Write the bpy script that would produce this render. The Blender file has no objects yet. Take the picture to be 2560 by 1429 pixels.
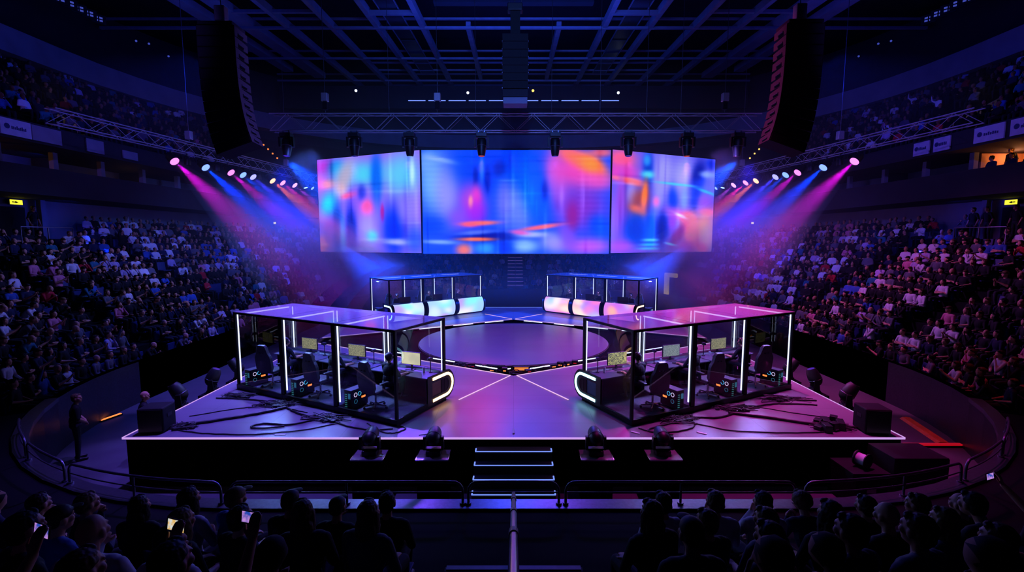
import bpy, bmesh, math, random
import numpy as np
from mathutils import Vector, Matrix
random.seed(7)
PI = math.pi
SC = bpy.context.scene
COL = SC.collection
KIDS = {}

# ------------------------------------------------------------------ camera
cd = bpy.data.cameras.new('camera'); cam = bpy.data.objects.new('camera', cd); COL.objects.link(cam)
cd.sensor_width = 36.0; cd.lens = 36.0*1150/2560; cd.shift_x = -4/2560; cd.clip_start = 0.05; cd.clip_end = 300
cam.location = (0, 0, 5.7); cam.rotation_euler = (PI/2-0.099, 0, 0)
SC.camera = cam
SC.view_settings.view_transform = 'Standard'; SC.view_settings.look = 'None'
SC.view_settings.exposure = 0.0; SC.view_settings.gamma = 1.0
try: SC.view_settings.use_curve_mapping = False
except Exception: pass
SC.cycles.transparent_max_bounces = 28
SC.cycles.max_bounces = 5; SC.cycles.diffuse_bounces = 2; SC.cycles.glossy_bounces = 3; SC.cycles.volume_bounces = 0
SC.cycles.transmission_bounces = 4; SC.cycles.caustics_reflective = False; SC.cycles.caustics_refractive = False
SC.cycles.use_denoising = True; SC.cycles.sample_clamp_indirect = 4.0

# ------------------------------------------------------------------ colour + materials
def lin(c):
    return tuple(((x/255)/12.92 if x/255 <= 0.04045 else ((x/255+0.055)/1.055)**2.4) for x in c)
def new_mat(name):
    m = bpy.data.materials.new(name); m.use_nodes = True
    nt = m.node_tree; b = nt.nodes['Principled BSDF']
    return m, nt, b
def mat(name, rgb, rough=.6, metal=0., noise=0., scale=20., bump=0., spec=.5, coat=0.):
    """principled material, base colour varied by a noise, optional noise bump"""
    m, nt, b = new_mat(name)
    b.inputs['Base Color'].default_value = (*lin(rgb), 1); b.inputs['Roughness'].default_value = rough
    b.inputs['Metallic'].default_value = metal; b.inputs['Specular IOR Level'].default_value = spec
    b.inputs['Coat Weight'].default_value = coat
    if noise or bump:
        tc = nt.nodes.new('ShaderNodeTexCoord'); n = nt.nodes.new('ShaderNodeTexNoise'); n.inputs['Scale'].default_value = scale; n.inputs['Detail'].default_value = 4
        nt.links.new(tc.outputs['Object'], n.inputs['Vector'])
        if noise:
            r = nt.nodes.new('ShaderNodeValToRGB'); c = lin(rgb)
            r.color_ramp.elements[0].color = (*[x*(1-noise) for x in c], 1); r.color_ramp.elements[1].color = (*[min(1, x*(1+noise)) for x in c], 1)
            r.color_ramp.elements[0].position = .3; r.color_ramp.elements[1].position = .7
            nt.links.new(n.outputs['Fac'], r.inputs['Fac']); nt.links.new(r.outputs['Color'], b.inputs['Base Color'])
        if bump:
            bp = nt.nodes.new('ShaderNodeBump'); bp.inputs['Strength'].default_value = bump; bp.inputs['Distance'].default_value = .02
            nt.links.new(n.outputs['Fac'], bp.inputs['Height']); nt.links.new(bp.outputs['Normal'], b.inputs['Normal'])
    return m
def emit(name, rgb, s, rough=.5):
    m, nt, b = new_mat(name)
    b.inputs['Base Color'].default_value = (.02, .02, .02, 1); b.inputs['Roughness'].default_value = rough
    b.inputs['Emission Color'].default_value = (*lin(rgb), 1); b.inputs['Emission Strength'].default_value = s
    return m
def objcol(name, rough=.8, gain=1.0, sheen=0.):
    """colour comes from the object's own colour (one cloth, many dyes)"""
    m, nt, b = new_mat(name)
    oi = nt.nodes.new('ShaderNodeObjectInfo'); b.inputs['Roughness'].default_value = rough
    tc = nt.nodes.new('ShaderNodeTexCoord'); n = nt.nodes.new('ShaderNodeTexNoise'); n.inputs['Scale'].default_value = 14
    mx = nt.nodes.new('ShaderNodeMix'); mx.data_type = 'RGBA'; mx.blend_type = 'MULTIPLY'; mx.inputs['Factor'].default_value = .35
    nt.links.new(tc.outputs['Object'], n.inputs['Vector']); nt.links.new(oi.outputs['Color'], mx.inputs['A']); nt.links.new(n.outputs['Fac'], mx.inputs['B'])
    nt.links.new(mx.outputs['Result'], b.inputs['Base Color']); b.inputs['Specular IOR Level'].default_value = .25
    return m
def attr_emit(name, s):
    m, nt, b = new_mat(name)
    a = nt.nodes.new('ShaderNodeAttribute'); a.attribute_name = 'Col'
    b.inputs['Base Color'].default_value = (.01, .01, .01, 1); b.inputs['Roughness'].default_value = .5
    nt.links.new(a.outputs['Color'], b.inputs['Emission Color']); b.inputs['Emission Strength'].default_value = s
    return m
def attr_mat(name, rough=.8):
    m, nt, b = new_mat(name)
    a = nt.nodes.new('ShaderNodeAttribute'); a.attribute_name = 'Col'
    nt.links.new(a.outputs['Color'], b.inputs['Base Color']); b.inputs['Roughness'].default_value = rough; b.inputs['Specular IOR Level'].default_value = .2
    return m
def glass_mat(name, tint=(.95, .96, 1), ior=1.45, rough=.02, milk=0.0):
    m = bpy.data.materials.new(name); m.use_nodes = True; nt = m.node_tree; nt.nodes.clear()
    o = nt.nodes.new('ShaderNodeOutputMaterial'); t = nt.nodes.new('ShaderNodeBsdfTransparent'); g = nt.nodes.new('ShaderNodeBsdfGlossy')
    fr = nt.nodes.new('ShaderNodeFresnel'); fr.inputs['IOR'].default_value = ior; mx = nt.nodes.new('ShaderNodeMixShader')
    t.inputs['Color'].default_value = (*tint, 1); g.inputs['Roughness'].default_value = rough
    ge = nt.nodes.new('ShaderNodeNewGeometry'); iv = nt.nodes.new('ShaderNodeMath'); iv.operation = 'SUBTRACT'; iv.inputs[0].default_value = 1; ml = nt.nodes.new('ShaderNodeMath'); ml.operation = 'MULTIPLY'
    nt.links.new(ge.outputs['Backfacing'], iv.inputs[1]); nt.links.new(iv.outputs[0], ml.inputs[0]); nt.links.new(fr.outputs[0], ml.inputs[1])   # one reflection per pane, from its outer face
    nt.links.new(ml.outputs[0], mx.inputs[0]); nt.links.new(g.outputs[0], mx.inputs[2])
    if milk:
        d = nt.nodes.new('ShaderNodeBsdfDiffuse'); d.inputs['Color'].default_value = (.8, .8, .8, 1)
        m2 = nt.nodes.new('ShaderNodeMixShader'); m2.inputs[0].default_value = milk
        nt.links.new(t.outputs[0], m2.inputs[1]); nt.links.new(d.outputs[0], m2.inputs[2]); nt.links.new(m2.outputs[0], mx.inputs[1])
    else: nt.links.new(t.outputs[0], mx.inputs[1])
    nt.links.new(mx.outputs[0], o.inputs['Surface'])
    return m

# ------------------------------------------------------------------ mesh builder
class MB:
    def __init__(s): s.v = []; s.f = []; s.m = []; s.sm = []; s.cur = 0
    def add(s, vs, fs, smooth=False):
        o = len(s.v); s.v += [tuple(v) for v in vs]
        for f in fs: s.f.append([i+o for i in f]); s.m.append(s.cur); s.sm.append(smooth)
        return s
    def box(s, x0, x1, y0, y1, z0, z1, M=None):
        vs = [Vector((x, y, z)) for z in (z0, z1) for y in (y0, y1) for x in (x0, x1)]
        if M: vs = [M @ v for v in vs]
        return s.add(vs, [(0, 2, 3, 1), (4, 5, 7, 6), (0, 1, 5, 4), (2, 6, 7, 3), (0, 4, 6, 2), (1, 3, 7, 5)])
    def cyl(s, p, q, r, r2=None, n=10, cap=True, smooth=True):
        p = Vector(p); q = Vector(q); r2 = r if r2 is None else r2
        d = (q-p).normalized(); a = d.orthogonal().normalized(); b = d.cross(a)
        vs = []
        for c, rr in ((p, r), (q, r2)):
            vs += [c+(a*math.cos(2*PI*i/n)+b*math.sin(2*PI*i/n))*rr for i in range(n)]
        s.add(vs, [(i, (i+1) % n, n+(i+1) % n, n+i) for i in range(n)], smooth)
        if cap: s.add(vs[:n], [tuple(reversed(range(n)))]); s.add(vs[n:], [tuple(range(n))])
        return s
    def tube(s, pts, r, n=6, closed=False):
        pts = [Vector(p) for p in pts]; m = len(pts); vs = []; prev = None
        for i, p in enumerate(pts):
            t = (pts[(i+1) % m]-pts[i-1]) if closed else (pts[min(i+1, m-1)]-pts[max(i-1, 0)])
            t = t.normalized() if t.length > 1e-9 else Vector((0, 0, 1))
            if prev is None: a = t.orthogonal().normalized()
            else:
                a = prev-t*prev.dot(t); a = a.normalized() if a.length > 1e-6 else t.orthogonal().normalized()
            prev = a; b = t.cross(a)
            vs += [p+(a*math.cos(2*PI*k/n)+b*math.sin(2*PI*k/n))*r for k in range(n)]
        fs = [(i*n+k, i*n+(k+1) % n, ((i+1) % m)*n+(k+1) % n, ((i+1) % m)*n+k) for i in range(m if closed else m-1) for k in range(n)]
        s.add(vs, fs, True)
        if not closed: s.add(vs[:n], [tuple(reversed(range(n)))]); s.add(vs[-n:], [tuple(range(n))])
        return s
    def ell(s, c, r, n=12, m=8, M=None):
        c = Vector(c); vs = [Vector((0, 0, -r[2]))]; 
        for j in range(1, m):
            a = -PI/2+PI*j/m
            vs += [Vector((r[0]*math.cos(a)*math.cos(2*PI*i/n), r[1]*math.cos(a)*math.sin(2*PI*i/n), r[2]*math.sin(a))) for i in range(n)]
        vs.append(Vector((0, 0, r[2])))
        if M: vs = [M @ v for v in vs]
        vs = [v+c for v in vs]; L = len(vs)-1
        fs = [(0, 1+(i+1) % n, 1+i) for i in range(n)]
        for j in range(m-2): fs += [(1+j*n+i, 1+j*n+(i+1) % n, 1+(j+1)*n+(i+1) % n, 1+(j+1)*n+i) for i in range(n)]
        fs += [(L, 1+(m-2)*n+i, 1+(m-2)*n+(i+1) % n) for i in range(n)]
        return s.add(vs, fs, True)
    def prism(s, poly, a, b, axis='x', smooth=False):
        """extrude a 2-D outline: axis x takes (y,z) outlines, y takes (x,z), z takes (x,y)"""
        def P(p, t): return (t, p[0], p[1]) if axis == 'x' else ((p[0], t, p[1]) if axis == 'y' else (p[0], p[1], t))
        n = len(poly); vs = [P(p, a) for p in poly]+[P(p, b) for p in poly]
        s.add(vs, [tuple(range(n)), tuple(reversed(range(n, 2*n)))])
        s.add(vs, [(i, n+i, n+(i+1) % n, (i+1) % n) for i in range(n)], smooth)
        return s
    def strip(s, pa, pb):
        """band of quads between two point rows"""
        n = len(pa); return s.add(list(pa)+list(pb), [(i, i+1, n+i+1, n+i) for i in range(n-1)])
    def holes(s, outer, holes, a, b, axis='z'):
        """plate with holes"""
        bm = bmesh.new(); es = []; loops = []
        for lp in [outer]+holes:
            vs = [bm.verts.new((p[0], p[1], 0)) for p in lp]; loops.append(vs)
            es += [bm.edges.new((vs[i], vs[(i+1) % len(vs)])) for i in range(len(vs))]
        bmesh.ops.triangle_fill(bm, use_beauty=True, use_dissolve=False, edges=es, normal=(0, 0, 1))
        bm.verts.index_update()
        def P(p, t): return (t, p[0], p[1]) if axis == 'x' else ((p[0], t, p[1]) if axis == 'y' else (p[0], p[1], t))
        co = [v.co.copy() for v in bm.verts]; fs = [[v.index for v in f.verts] for f in bm.faces]; n = len(co)
        vs = [P(c, a) for c in co]+[P(c, b) for c in co]
        F = [list(reversed(f)) for f in fs]+[[i+n for i in f] for f in fs]
        for lp in loops:
            k = len(lp)
            for i in range(k):
                p, q = lp[i].index, lp[(i+1) % k].index; F.append([p, q, q+n, p+n])
        bm.free(); return s.add(vs, F)
    def mesh(s, name, mats):
        me = bpy.data.meshes.new(name); me.from_pydata([tuple(v) for v in s.v], [], s.f)
        for m in (mats if isinstance(mats, (list, tuple)) else [mats]): me.materials.append(m)
        me.polygons.foreach_set('material_index', s.m); me.polygons.foreach_set('use_smooth', s.sm)
        bm = bmesh.new(); bm.from_mesh(me); bmesh.ops.recalc_face_normals(bm, faces=bm.faces); bm.to_mesh(me); bm.free()
        me.update(); return me
    def build(s, name, mats, parent=None, bev=0., seg=2, **k):
        o = bpy.data.objects.new(name, s.mesh(name, mats)); link(o, parent)
        if bev:
            md = o.modifiers.new('bevel', 'BEVEL'); md.width = bev; md.segments = seg; md.limit_method = 'ANGLE'
        tag(o, **k); return o
def link(o, parent=None):
    COL.objects.link(o)
    if parent: o.parent = parent; KIDS.setdefault(parent.name, []).append(o)
    return o
def tag(o, label=None, cat=None, group=None, kind=None):
    if label: o['label'] = label
    if cat: o['category'] = cat
    if group: o['group'] = group
    if kind: o['kind'] = kind
    return o
def thing(name, label, cat, loc=(0, 0, 0), rz=0., group=None):
    o = bpy.data.objects.new(name, None); o.empty_display_size = .2; COL.objects.link(o)
    o.location = loc; o.rotation_euler = (0, 0, rz); return tag(o, label, cat, group)
def dup(o, loc=None, rz=None, label=None, group=None, parent=None, color=None):
    c = o.copy(); COL.objects.link(c)
    if parent: c.parent = parent; KIDS.setdefault(parent.name, []).append(c)
    if loc is not None: c.location = loc
    if rz is not None: c.rotation_euler = (0, 0, rz) if not isinstance(rz, tuple) else rz
    if label: c['label'] = label
    if group: c['group'] = group
    if color: c.color = color
    for k in KIDS.get(o.name, []): dup(k, parent=c)
    return c
def struct(name, mb, m, label=None, bev=0.): return mb.build(name, m, kind='structure', label=label, bev=bev)
def ordinal(n):
    w = 'zeroth first second third fourth fifth sixth seventh eighth ninth tenth eleventh twelfth thirteenth fourteenth fifteenth sixteenth seventeenth eighteenth nineteenth twentieth'.split()
    if n <= 20: return w[n]
    t = {2: 'twenty', 3: 'thirty', 4: 'forty', 5: 'fifty', 6: 'sixty', 7: 'seventy'}[n//10]
    return (t+'-'+w[n % 10]) if n % 10 else (t[:-1]+'ieth')
def Rz(a): return Matrix.Rotation(a, 4, 'Z')
def Tr(*p): return Matrix.Translation(Vector(p))

# ------------------------------------------------------------------ materials
M = dict(
    black=mat('black_metal', (22, 22, 26), .45, .3, .15, 30), matte=mat('matte_black', (14, 14, 17), .75, 0, .2, 12, spec=.3),
    frame=mat('booth_frame_black', (20, 20, 26), .35, .6, .1, 25), truss=mat('truss_aluminium', (176, 178, 186), .4, .35, .12, 30),
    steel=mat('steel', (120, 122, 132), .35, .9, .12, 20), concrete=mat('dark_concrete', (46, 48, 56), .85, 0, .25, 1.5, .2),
    floor=mat('arena_floor', (66, 66, 74), .62, 0, .18, 1.2, .06), drape=mat('black_drape', (11, 13, 27), .9, 0, .25, 3, .3),
    wallblue=mat('painted_wall', (120, 124, 140), .8, 0, .12, 1.0), dark=mat('dark_wall', (28, 29, 36), .85, 0, .2, 1.0),
    beam=mat('painted_steel_beam', (135, 138, 150), .55, .2, .12, 2.0), deckroof=mat('roof_deck', (44, 48, 62), .7, .3, .15, .8),
    plastic=mat('black_plastic', (24, 24, 27), .45, 0, .12, 40), fabric=mat('chair_leather', (34, 34, 42), .5, 0, .2, 18, .15),
    desk=mat('desk_top', (70, 68, 80), .4, 0, .15, 8), booth_floor=mat('booth_carpet', (70, 68, 80), .85, 0, .25, 30, .2),
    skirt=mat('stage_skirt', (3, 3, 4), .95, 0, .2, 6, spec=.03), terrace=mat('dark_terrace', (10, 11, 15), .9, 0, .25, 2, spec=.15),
    cable=mat('cable_rubber', (16, 16, 19), .5, 0, .2, 20), chrome=mat('chrome', (190, 190, 198), .18, 1, .05, 20),
    seat=mat('seat_plastic_blue', (28, 44, 96), .5, 0, .12, 12), skin=mat('skin', (190, 138, 112), .55, 0, .1, 12, spec=.35),
    trous=mat('dark_trousers', (22, 24, 34), .85, 0, .25, 10), shoe=mat('shoe_black', (16, 16, 18), .5, 0, .1, 10),
    dshirt=mat('black_shirt', (20, 20, 24), .85, 0, .25, 14), white=mat('white_print', (210, 210, 220), .6, 0, .06, 20),
    board=mat('advert_board', (176, 180, 205), .5, 0, .08, 5), ink=mat('advert_ink', (20, 34, 90), .6, 0, .1, 20),
    red=mat('red_board', (150, 26, 30), .6, 0, .15, 8), orange=mat('orange_ramp', (200, 96, 30), .6, 0, .2, 8, .2),
    nosing=mat('step_nosing', (110, 110, 122), .5, .2, .1, 10), can=mat('can_white', (205, 205, 212), .3, .5, .2, 30), lens=mat('dark_lens', (18, 20, 30), .08, 0, .1, 5, coat=1),
    shirt=objcol('shirt_cloth'), hair=objcol('hair', .6),
    crowd=attr_mat('crowd_cloth'), glass=glass_mat('booth_glass'), roofglass=glass_mat('booth_roof_glass', (.84, .84, .92), 1.75, .05, .24),
    led=emit('led_white', (212, 222, 255), 2.2), ledw=emit('led_warm', (255, 205, 140), 5.0), ledc=emit('led_cool', (150, 228, 250), 5.0),
    edge=emit('edge_strip', (215, 165, 245), .9), edgeb=emit('edge_strip_blue', (120, 150, 255), 1.1), pinkline=emit('floor_led_line', (250, 200, 245), .9),
    stepglow=emit('lit_step_edge', (120, 100, 200), .3), exit=emit('exit_sign_light', (236, 222, 40), 1.6), warm=emit('warm_lamp', (255, 190, 90), 2.2), doorglow=emit('doorway_glow', (245, 205, 90), 1.2),
    redlight=emit('red_strip', (210, 16, 34), .6), oranger=emit('orange_strip', (255, 130, 60), 1.6),
)
# stage top: dark satin panels with faint seams
def stage_mat(name, base, rough):
    m, nt, b = new_mat(name)
    tc = nt.nodes.new('ShaderNodeTexCoord'); br = nt.nodes.new('ShaderNodeTexBrick'); n = nt.nodes.new('ShaderNodeTexNoise')
    br.inputs['Scale'].default_value = 1; br.inputs['Brick Width'].default_value = 2.0; br.inputs['Row Height'].default_value = 1.0; br.inputs['Mortar Size'].default_value = .006; br.offset = 0
    c = lin(base); br.inputs['Color1'].default_value = (*c, 1); br.inputs['Color2'].default_value = (*[x*.88 for x in c], 1); br.inputs['Mortar'].default_value = (*[x*.45 for x in c], 1)
    nt.links.new(tc.outputs['Object'], br.inputs['Vector']); nt.links.new(br.outputs['Color'], b.inputs['Base Color'])
    n.inputs['Scale'].default_value = 1.4; n.inputs['Detail'].default_value = 5; nt.links.new(tc.outputs['Object'], n.inputs['Vector'])
    mr = nt.nodes.new('ShaderNodeMapRange'); mr.inputs['To Min'].default_value = rough-.06; mr.inputs['To Max'].default_value = rough+.07
    nt.links.new(n.outputs['Fac'], mr.inputs['Value']); nt.links.new(mr.outputs['Result'], b.inputs['Roughness'])
    b.inputs['Specular IOR Level'].default_value = .6
    return m
M['stage'] = stage_mat('stage_panels', (112, 104, 116), .36); M['stage'].node_tree.nodes['Principled BSDF'].inputs['IOR'].default_value = 1.5
M['floodblue'] = emit('flood_blue', (80, 95, 220), .55); M['bulbw'] = emit('bulb_white', (225, 235, 255), 2.5)
M['disc'] = stage_mat('stage_disc', (84, 74, 92), .3); M['disc'].node_tree.nodes['Principled BSDF'].inputs['IOR'].default_value = 2.3
# ------------------------------------------------------------------ people
from mathutils import noise as mnoise
SKIN, SHIRT, TROU, SHOE, EYE = range(5)
BODY_MATS = [M['skin'], M['shirt'], M['trous'], M['shoe'], M['lens']]
def remeshed(mb, voxel, smooth=2, ratio=None):
    me = mb.mesh('tmp', M['skin']); o = bpy.data.objects.new('tmp', me); COL.objects.link(o)
    r = o.modifiers.new('r', 'REMESH'); r.mode = 'VOXEL'; r.voxel_size = voxel; r.use_smooth_shade = True
    if smooth: s = o.modifiers.new('s', 'SMOOTH'); s.factor = .5; s.iterations = smooth
    if ratio: d = o.modifiers.new('d', 'DECIMATE'); d.ratio = ratio
    dg = bpy.context.evaluated_depsgraph_get(); ev = o.evaluated_get(dg)
    out = bpy.data.meshes.new_from_object(ev); bpy.data.objects.remove(o); bpy.data.meshes.remove(me); out.validate()
    out.polygons.foreach_set('use_smooth', [True]*len(out.polygons)); return out
class Fig:
    def __init__(s): s.p = []
    def cap(s, a, ra, b, rb, m): s.p.append(('c', Vector(a), ra, Vector(b), rb, m))
    def ell(s, c, r, m, R=None): s.p.append(('e', Vector(c), r, R or Matrix.Identity(3), None, m))
    def chain(s, pts, rs, m):
        for i in range(len(pts)-1): s.cap(pts[i], rs[i], pts[i+1], rs[i+1], m)
    def hand(s, w, d, n, curl=.5, fine=True):
        """w wrist, d pointing direction, n back-of-hand direction"""
        w = Vector(w); d = Vector(d).normalized(); n = Vector(n); n = (n-d*n.dot(d)).normalized(); t = d.cross(n)
        if not fine:
            s.ell(w+d*.075, (.034, .075, .02), SKIN, Matrix((t, d, n)).transposed()); return
        for k, (lat, ln) in enumerate(((-.027, .062), (-.009, .074), (.009, .07), (.026, .055))):
            k0 = w+d*.085+t*lat; s.cap(w+d*.01+t*lat*.6, .0135, k0, .0125, SKIN)
            d1 = (d*math.cos(curl*.7)-n*math.sin(curl*.7)); d2 = (d*math.cos(curl*1.7)-n*math.sin(curl*1.7))
            k1 = k0+d1*ln*.55; k2 = k1+d2*ln*.5
            s.cap(k0, .0115, k1, .0105, SKIN); s.cap(k1, .0105, k2, .0088, SKIN)
        b = w+d*.025-t*.026; s.cap(b, .014, b-t*.03+d*.03-n*.01, .0125, SKIN); s.cap(b-t*.03+d*.03-n*.01, .012, b-t*.036+d*.06-n*.02, .009, SKIN)
    def head(s, hc, R, eyes=True):
        P = lambda x, y, z: Vector(hc)+R @ Vector((x, y, z))
        s.ell(P(0, -.008, .012), (.077, .097, .108), SKIN, R); s.ell(P(0, .028, -.062), (.056, .066, .062), SKIN, R); s.ell(P(0, .06, -.095), (.03, .03, .024), SKIN, R)
        s.cap(P(0, .082, .014), .009, P(0, .1, -.024), .0125, SKIN); s.ell(P(0, .084, -.066), (.026, .016, .012), SKIN, R)
        for k in (-1, 1):
            s.ell(P(.079*k, -.005, -.015), (.013, .024, .034), SKIN, R); s.ell(P(.05*k, .055, -.02), (.026, .03, .03), SKIN, R)
            s.cap(P(.014*k, .088, .027), .009, P(.05*k, .075, .029), .008, SKIN)
            if eyes: s.ell(P(.032*k, .08, .008), (.013, .0095, .0065), EYE, R)
    def arms(s, T, E, W, D, N, sleeve, fine, up, curl):
        for k, i in ((-1, 0), (1, 1)):
            sh = Vector(T)+Vector((.185*k, 0, -.035)); e = Vector(E[i]); w = Vector(W[i])
            s.cap(sh, .062, e, .045, SHIRT)
            s.cap(e, .044, e.lerp(w, .35), .042, SHIRT if sleeve else SKIN); s.cap(e.lerp(w, .35), .042, w, .029, SHIRT if sleeve else SKIN)
            s.hand(w, D[i], N[i], curl, fine)
    def torso(s, B, lean):
        R = Matrix.Rotation(-lean, 3, 'X'); up = R @ Vector((0, 0, 1)); B = Vector(B)
        s.ell(B+up*.06, (.165, .128, .19), SHIRT, R); s.ell(B+up*.26, (.182, .122, .22), SHIRT, R)
        T = B+up*.44; s.cap(T+Vector((-.14, 0, -.03)), .075, T+Vector((.14, 0, -.03)), .075, SHIRT); s.cap(T+Vector((-.07, -.01, 0)), .06, T+Vector((.07, -.01, 0)), .06, SHIRT)
        s.cap(T+up*.0, .056, T+up*.12+Vector((0, .015, 0)), .05, SKIN)
        return T, T+up*.2+Vector((0, .025, 0))
    def mesh(s, voxel, smooth=2, ratio=None):
        mb = MB()
        for p in s.p:
            if p[0] == 'c':
                _, a, ra, b, rb, m = p; n = 10
                mb.ell(a, (ra, ra, ra), n, 6); mb.ell(b, (rb, rb, rb), n, 6)
                if (b-a).length > 1e-4: mb.cyl(a, b, ra, rb, n)
            else: mb.ell(p[1], p[2], 14, 10, p[3].to_4x4())
        me = remeshed(mb, voxel, smooth, ratio)
        n = len(me.polygons); c = np.empty(n*3); me.polygons.foreach_get('center', c); c = c.reshape(n, 3)
        best = np.full(n, 1e9); idx = np.zeros(n, int)
        for p in s.p:
            if p[0] == 'c':
                a, b = np.array(p[1]), np.array(p[3]); ab = b-a; t = np.clip(((c-a) @ ab)/max(ab @ ab, 1e-9), 0, 1)
                d = np.linalg.norm(c-(a+t[:, None]*ab), axis=1)-(p[2]+(p[4]-p[2])*t)
            else:
                q = (c-np.array(p[1])) @ np.array(p[3]); r = np.array(p[2]); d = (np.linalg.norm(q/r, axis=1)-1)*min(p[2])
                if p[5] == EYE: d = d-.002
            w = d < best; best[w] = d[w]; idx[w] = p[5]
        me.materials.clear()
        for m in BODY_MATS: me.materials.append(m)
        me.polygons.foreach_set('material_index', idx.astype(np.int32)); me.update(); return me
def figure(pose, fine=False, sleeve=True, lean=.08, head=(0, 0)):
    f = Fig(); sit = pose not in ('stand', 'stand_clasp')
    if sit:
        f.ell((0, 0, .53), (.178, .15, .12), TROU)
        for k in (-1, 1):
            sp = .15 if pose == 'elbows' else .11
            f.chain([(.09*k, .02, .53), (sp*k, .24, .54), (sp*k*1.1, .45, .52), (sp*k*1.05, .46, .3), (sp*k*1.05, .42, .1)], [.095, .085, .065, .055, .042], TROU)
            f.cap((sp*k*1.05, .40, .055), .045, (sp*k*1.2, .57, .04), .036, SHOE)
        B = (0, 0, .58)
    else:
        f.ell((0, 0, .95), (.17, .125, .13), TROU)
        for k in (-1, 1):
            f.chain([(.09*k, 0, .93), (.105*k, .02, .5), (.11*k, -.01, .1)], [.09, .062, .042], TROU); f.cap((.11*k, -.03, .05), .045, (.13*k, .15, .04), .036, SHOE)
        B = (0, 0, 1.0)
    if pose == 'elbows': lean = .55
    if pose == 'back': lean = -.1
    T, hc = f.torso(B, lean); y, z = T.y, T.z
    A = dict(
        lap=(((-.25, y+.06, z-.3), (.25, y+.06, z-.3)), ((-.13, .27, .66), (.13, .27, .66)), ((.2, 1, -.1), (-.2, 1, -.1)), ((0, 0, 1),)*2, .4),
        back=(((-.27, y+.02, z-.28), (.27, y+.02, z-.28)), ((-.12, .2, .68), (.1, .23, .7)), ((.7, .7, -.1), (-.7, .7, 0)), ((0, 0, 1),)*2, .5),
        elbows=(((-.2, .36, .66), (.2, .36, .66)), ((-.06, .5, .82), (.05, .5, .8)), ((.6, .5, .5), (-.6, .5, .4)), ((0, 1, .3),)*2, 1.0),
        folded=(((-.24, y+.08, z-.28), (.24, y+.08, z-.28)), ((.04, y+.19, z-.2), (-.04, y+.21, z-.25)), ((1, -.1, .05), (-1, -.1, .05)), ((0, 1, 0),)*2, .5),
        chin=(((-.2, y+.2, z-.28), (.25, y+.08, z-.28)), ((-.05, y+.16, z+.02), (.02, .25, .7)), ((.35, .1, .9), (-.8, .5, 0)), ((-.5, 1, 0), (0, 0, 1)), 1.2),
        clap=(((-.25, y+.12, z-.26), (.25, y+.12, z-.26)), ((-.045, y+.33, z-.08), (.05, y+.33, z-.1)), ((.15, .6, .8), (-.15, .6, .8)), ((-1, 0, 0), (1, 0, 0)), .2),
        raise_=(((-.25, y+.05, z-.28), (.3, y+.12, z+.1)), ((-.1, .25, .68), (.26, y+.2, z+.36)), ((.5, .8, 0), (-.1, .3, 1)), ((0, 0, 1), (0, -1, .2)), .25),
        phone=(((-.2, y+.2, z-.22), (.22, y+.2, z-.22)), ((-.1, y+.4, z+.0), (.1, y+.4, z+.0)), ((.25, .3, .9), (-.25, .3, .9)), ((-.4, -1, 0), (.4, -1, 0)), .9),
        lift=(((-.25, y+.05, z-.28), (.24, y+.2, z-.14)), ((-.1, .25, .68), (.16, y+.42, z+.1)), ((.5, .8, 0), (-.1, .35, .95)), ((0, 0, 1), (.3, -1, .2)), .35),
        play=(((-.29, y+.12, z-.29), (.29, y+.1, z-.29)), ((-.2, y+.38, z-.285), (.28, y+.36, z-.285)), ((.25, 1, -.04), (-.1, 1, -.04)), ((0, 0, 1),)*2, .55),
        stand=(((-.27, .0, z-.29), (.27, .0, z-.29)), ((-.25, .1, z-.53), (.25, .1, z-.53)), ((0, .25, -1), (0, .25, -1)), ((-1, 0, 0), (1, 0, 0)), .5),
        stand_clasp=(((-.28, .05, z-.28), (.28, .05, z-.28)), ((-.07, .2, z-.44), (.06, .21, z-.46)), ((.7, .3, -.6), (-.7, .3, -.6)), ((0, 1, .5),)*2, .8))[pose]
    f.arms(T, A[0], A[1], A[2], A[3], sleeve, fine, None, A[4])
    R = (Matrix.Rotation(head[0], 3, 'Z') @ Matrix.Rotation(-head[1], 3, 'X')); f.head(hc, R, fine)
    return f, hc, R
class Tpl: pass
def template(pose, fine, voxel, smooth=2, **k):
    f, hc, R = figure(pose, fine, **k); t = Tpl(); t.me = f.mesh(voxel, smooth); t.hc = hc; t.R = R; t.pose = pose; t.fig = f; return t
def hair_mesh(kind, vox=.008):
    mb = MB()
    if kind != 'cap': mb.ell((0, -.026, .042), (.0855, .098, .084), 16, 10); mb.ell((0, -.05, -.008), (.081, .064, .088), 16, 10); mb.ell((-.02, .04, .088), (.05, .036, .026), 12, 8)
    if kind == 'long':
        mb.ell((0, -.07, -.13), (.098, .052, .15), 14, 10)
        for k in (-1, 1): mb.ell((.082*k, -.01, -.09), (.024, .05, .13), 10, 8)
    if kind == 'bun': mb.ell((0, -.11, .05), (.042, .042, .042), 12, 8)
    if kind == 'bushy': mb.ell((0, -.03, .03), (.108, .112, .1), 16, 10)
    if kind == 'cap':
        mb.ell((0, -.01, .045), (.087, .105, .08), 16, 10); mb.ell((0, -.05, .0), (.08, .062, .07), 14, 8); mb.ell((0, .125, .052), (.062, .06, .009), 14, 6)
    me = remeshed(mb, vox, 2); me.materials.clear(); me.materials.append(M['hair'])
    if kind != 'cap':
        for v in me.vertices: v.co += v.normal*(.007*mnoise.noise(v.co*Vector((55, 38, 30)))+.004*mnoise.noise(v.co*120))
    return me
HAIR = {k: hair_mesh(k) for k in ('short', 'long', 'bun', 'bushy', 'cap')}
HAIRC = [lin((22, 16, 14)), lin((40, 28, 22)), lin((14, 12, 12)), lin((84, 58, 34)), lin((120, 98, 66))]
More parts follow.
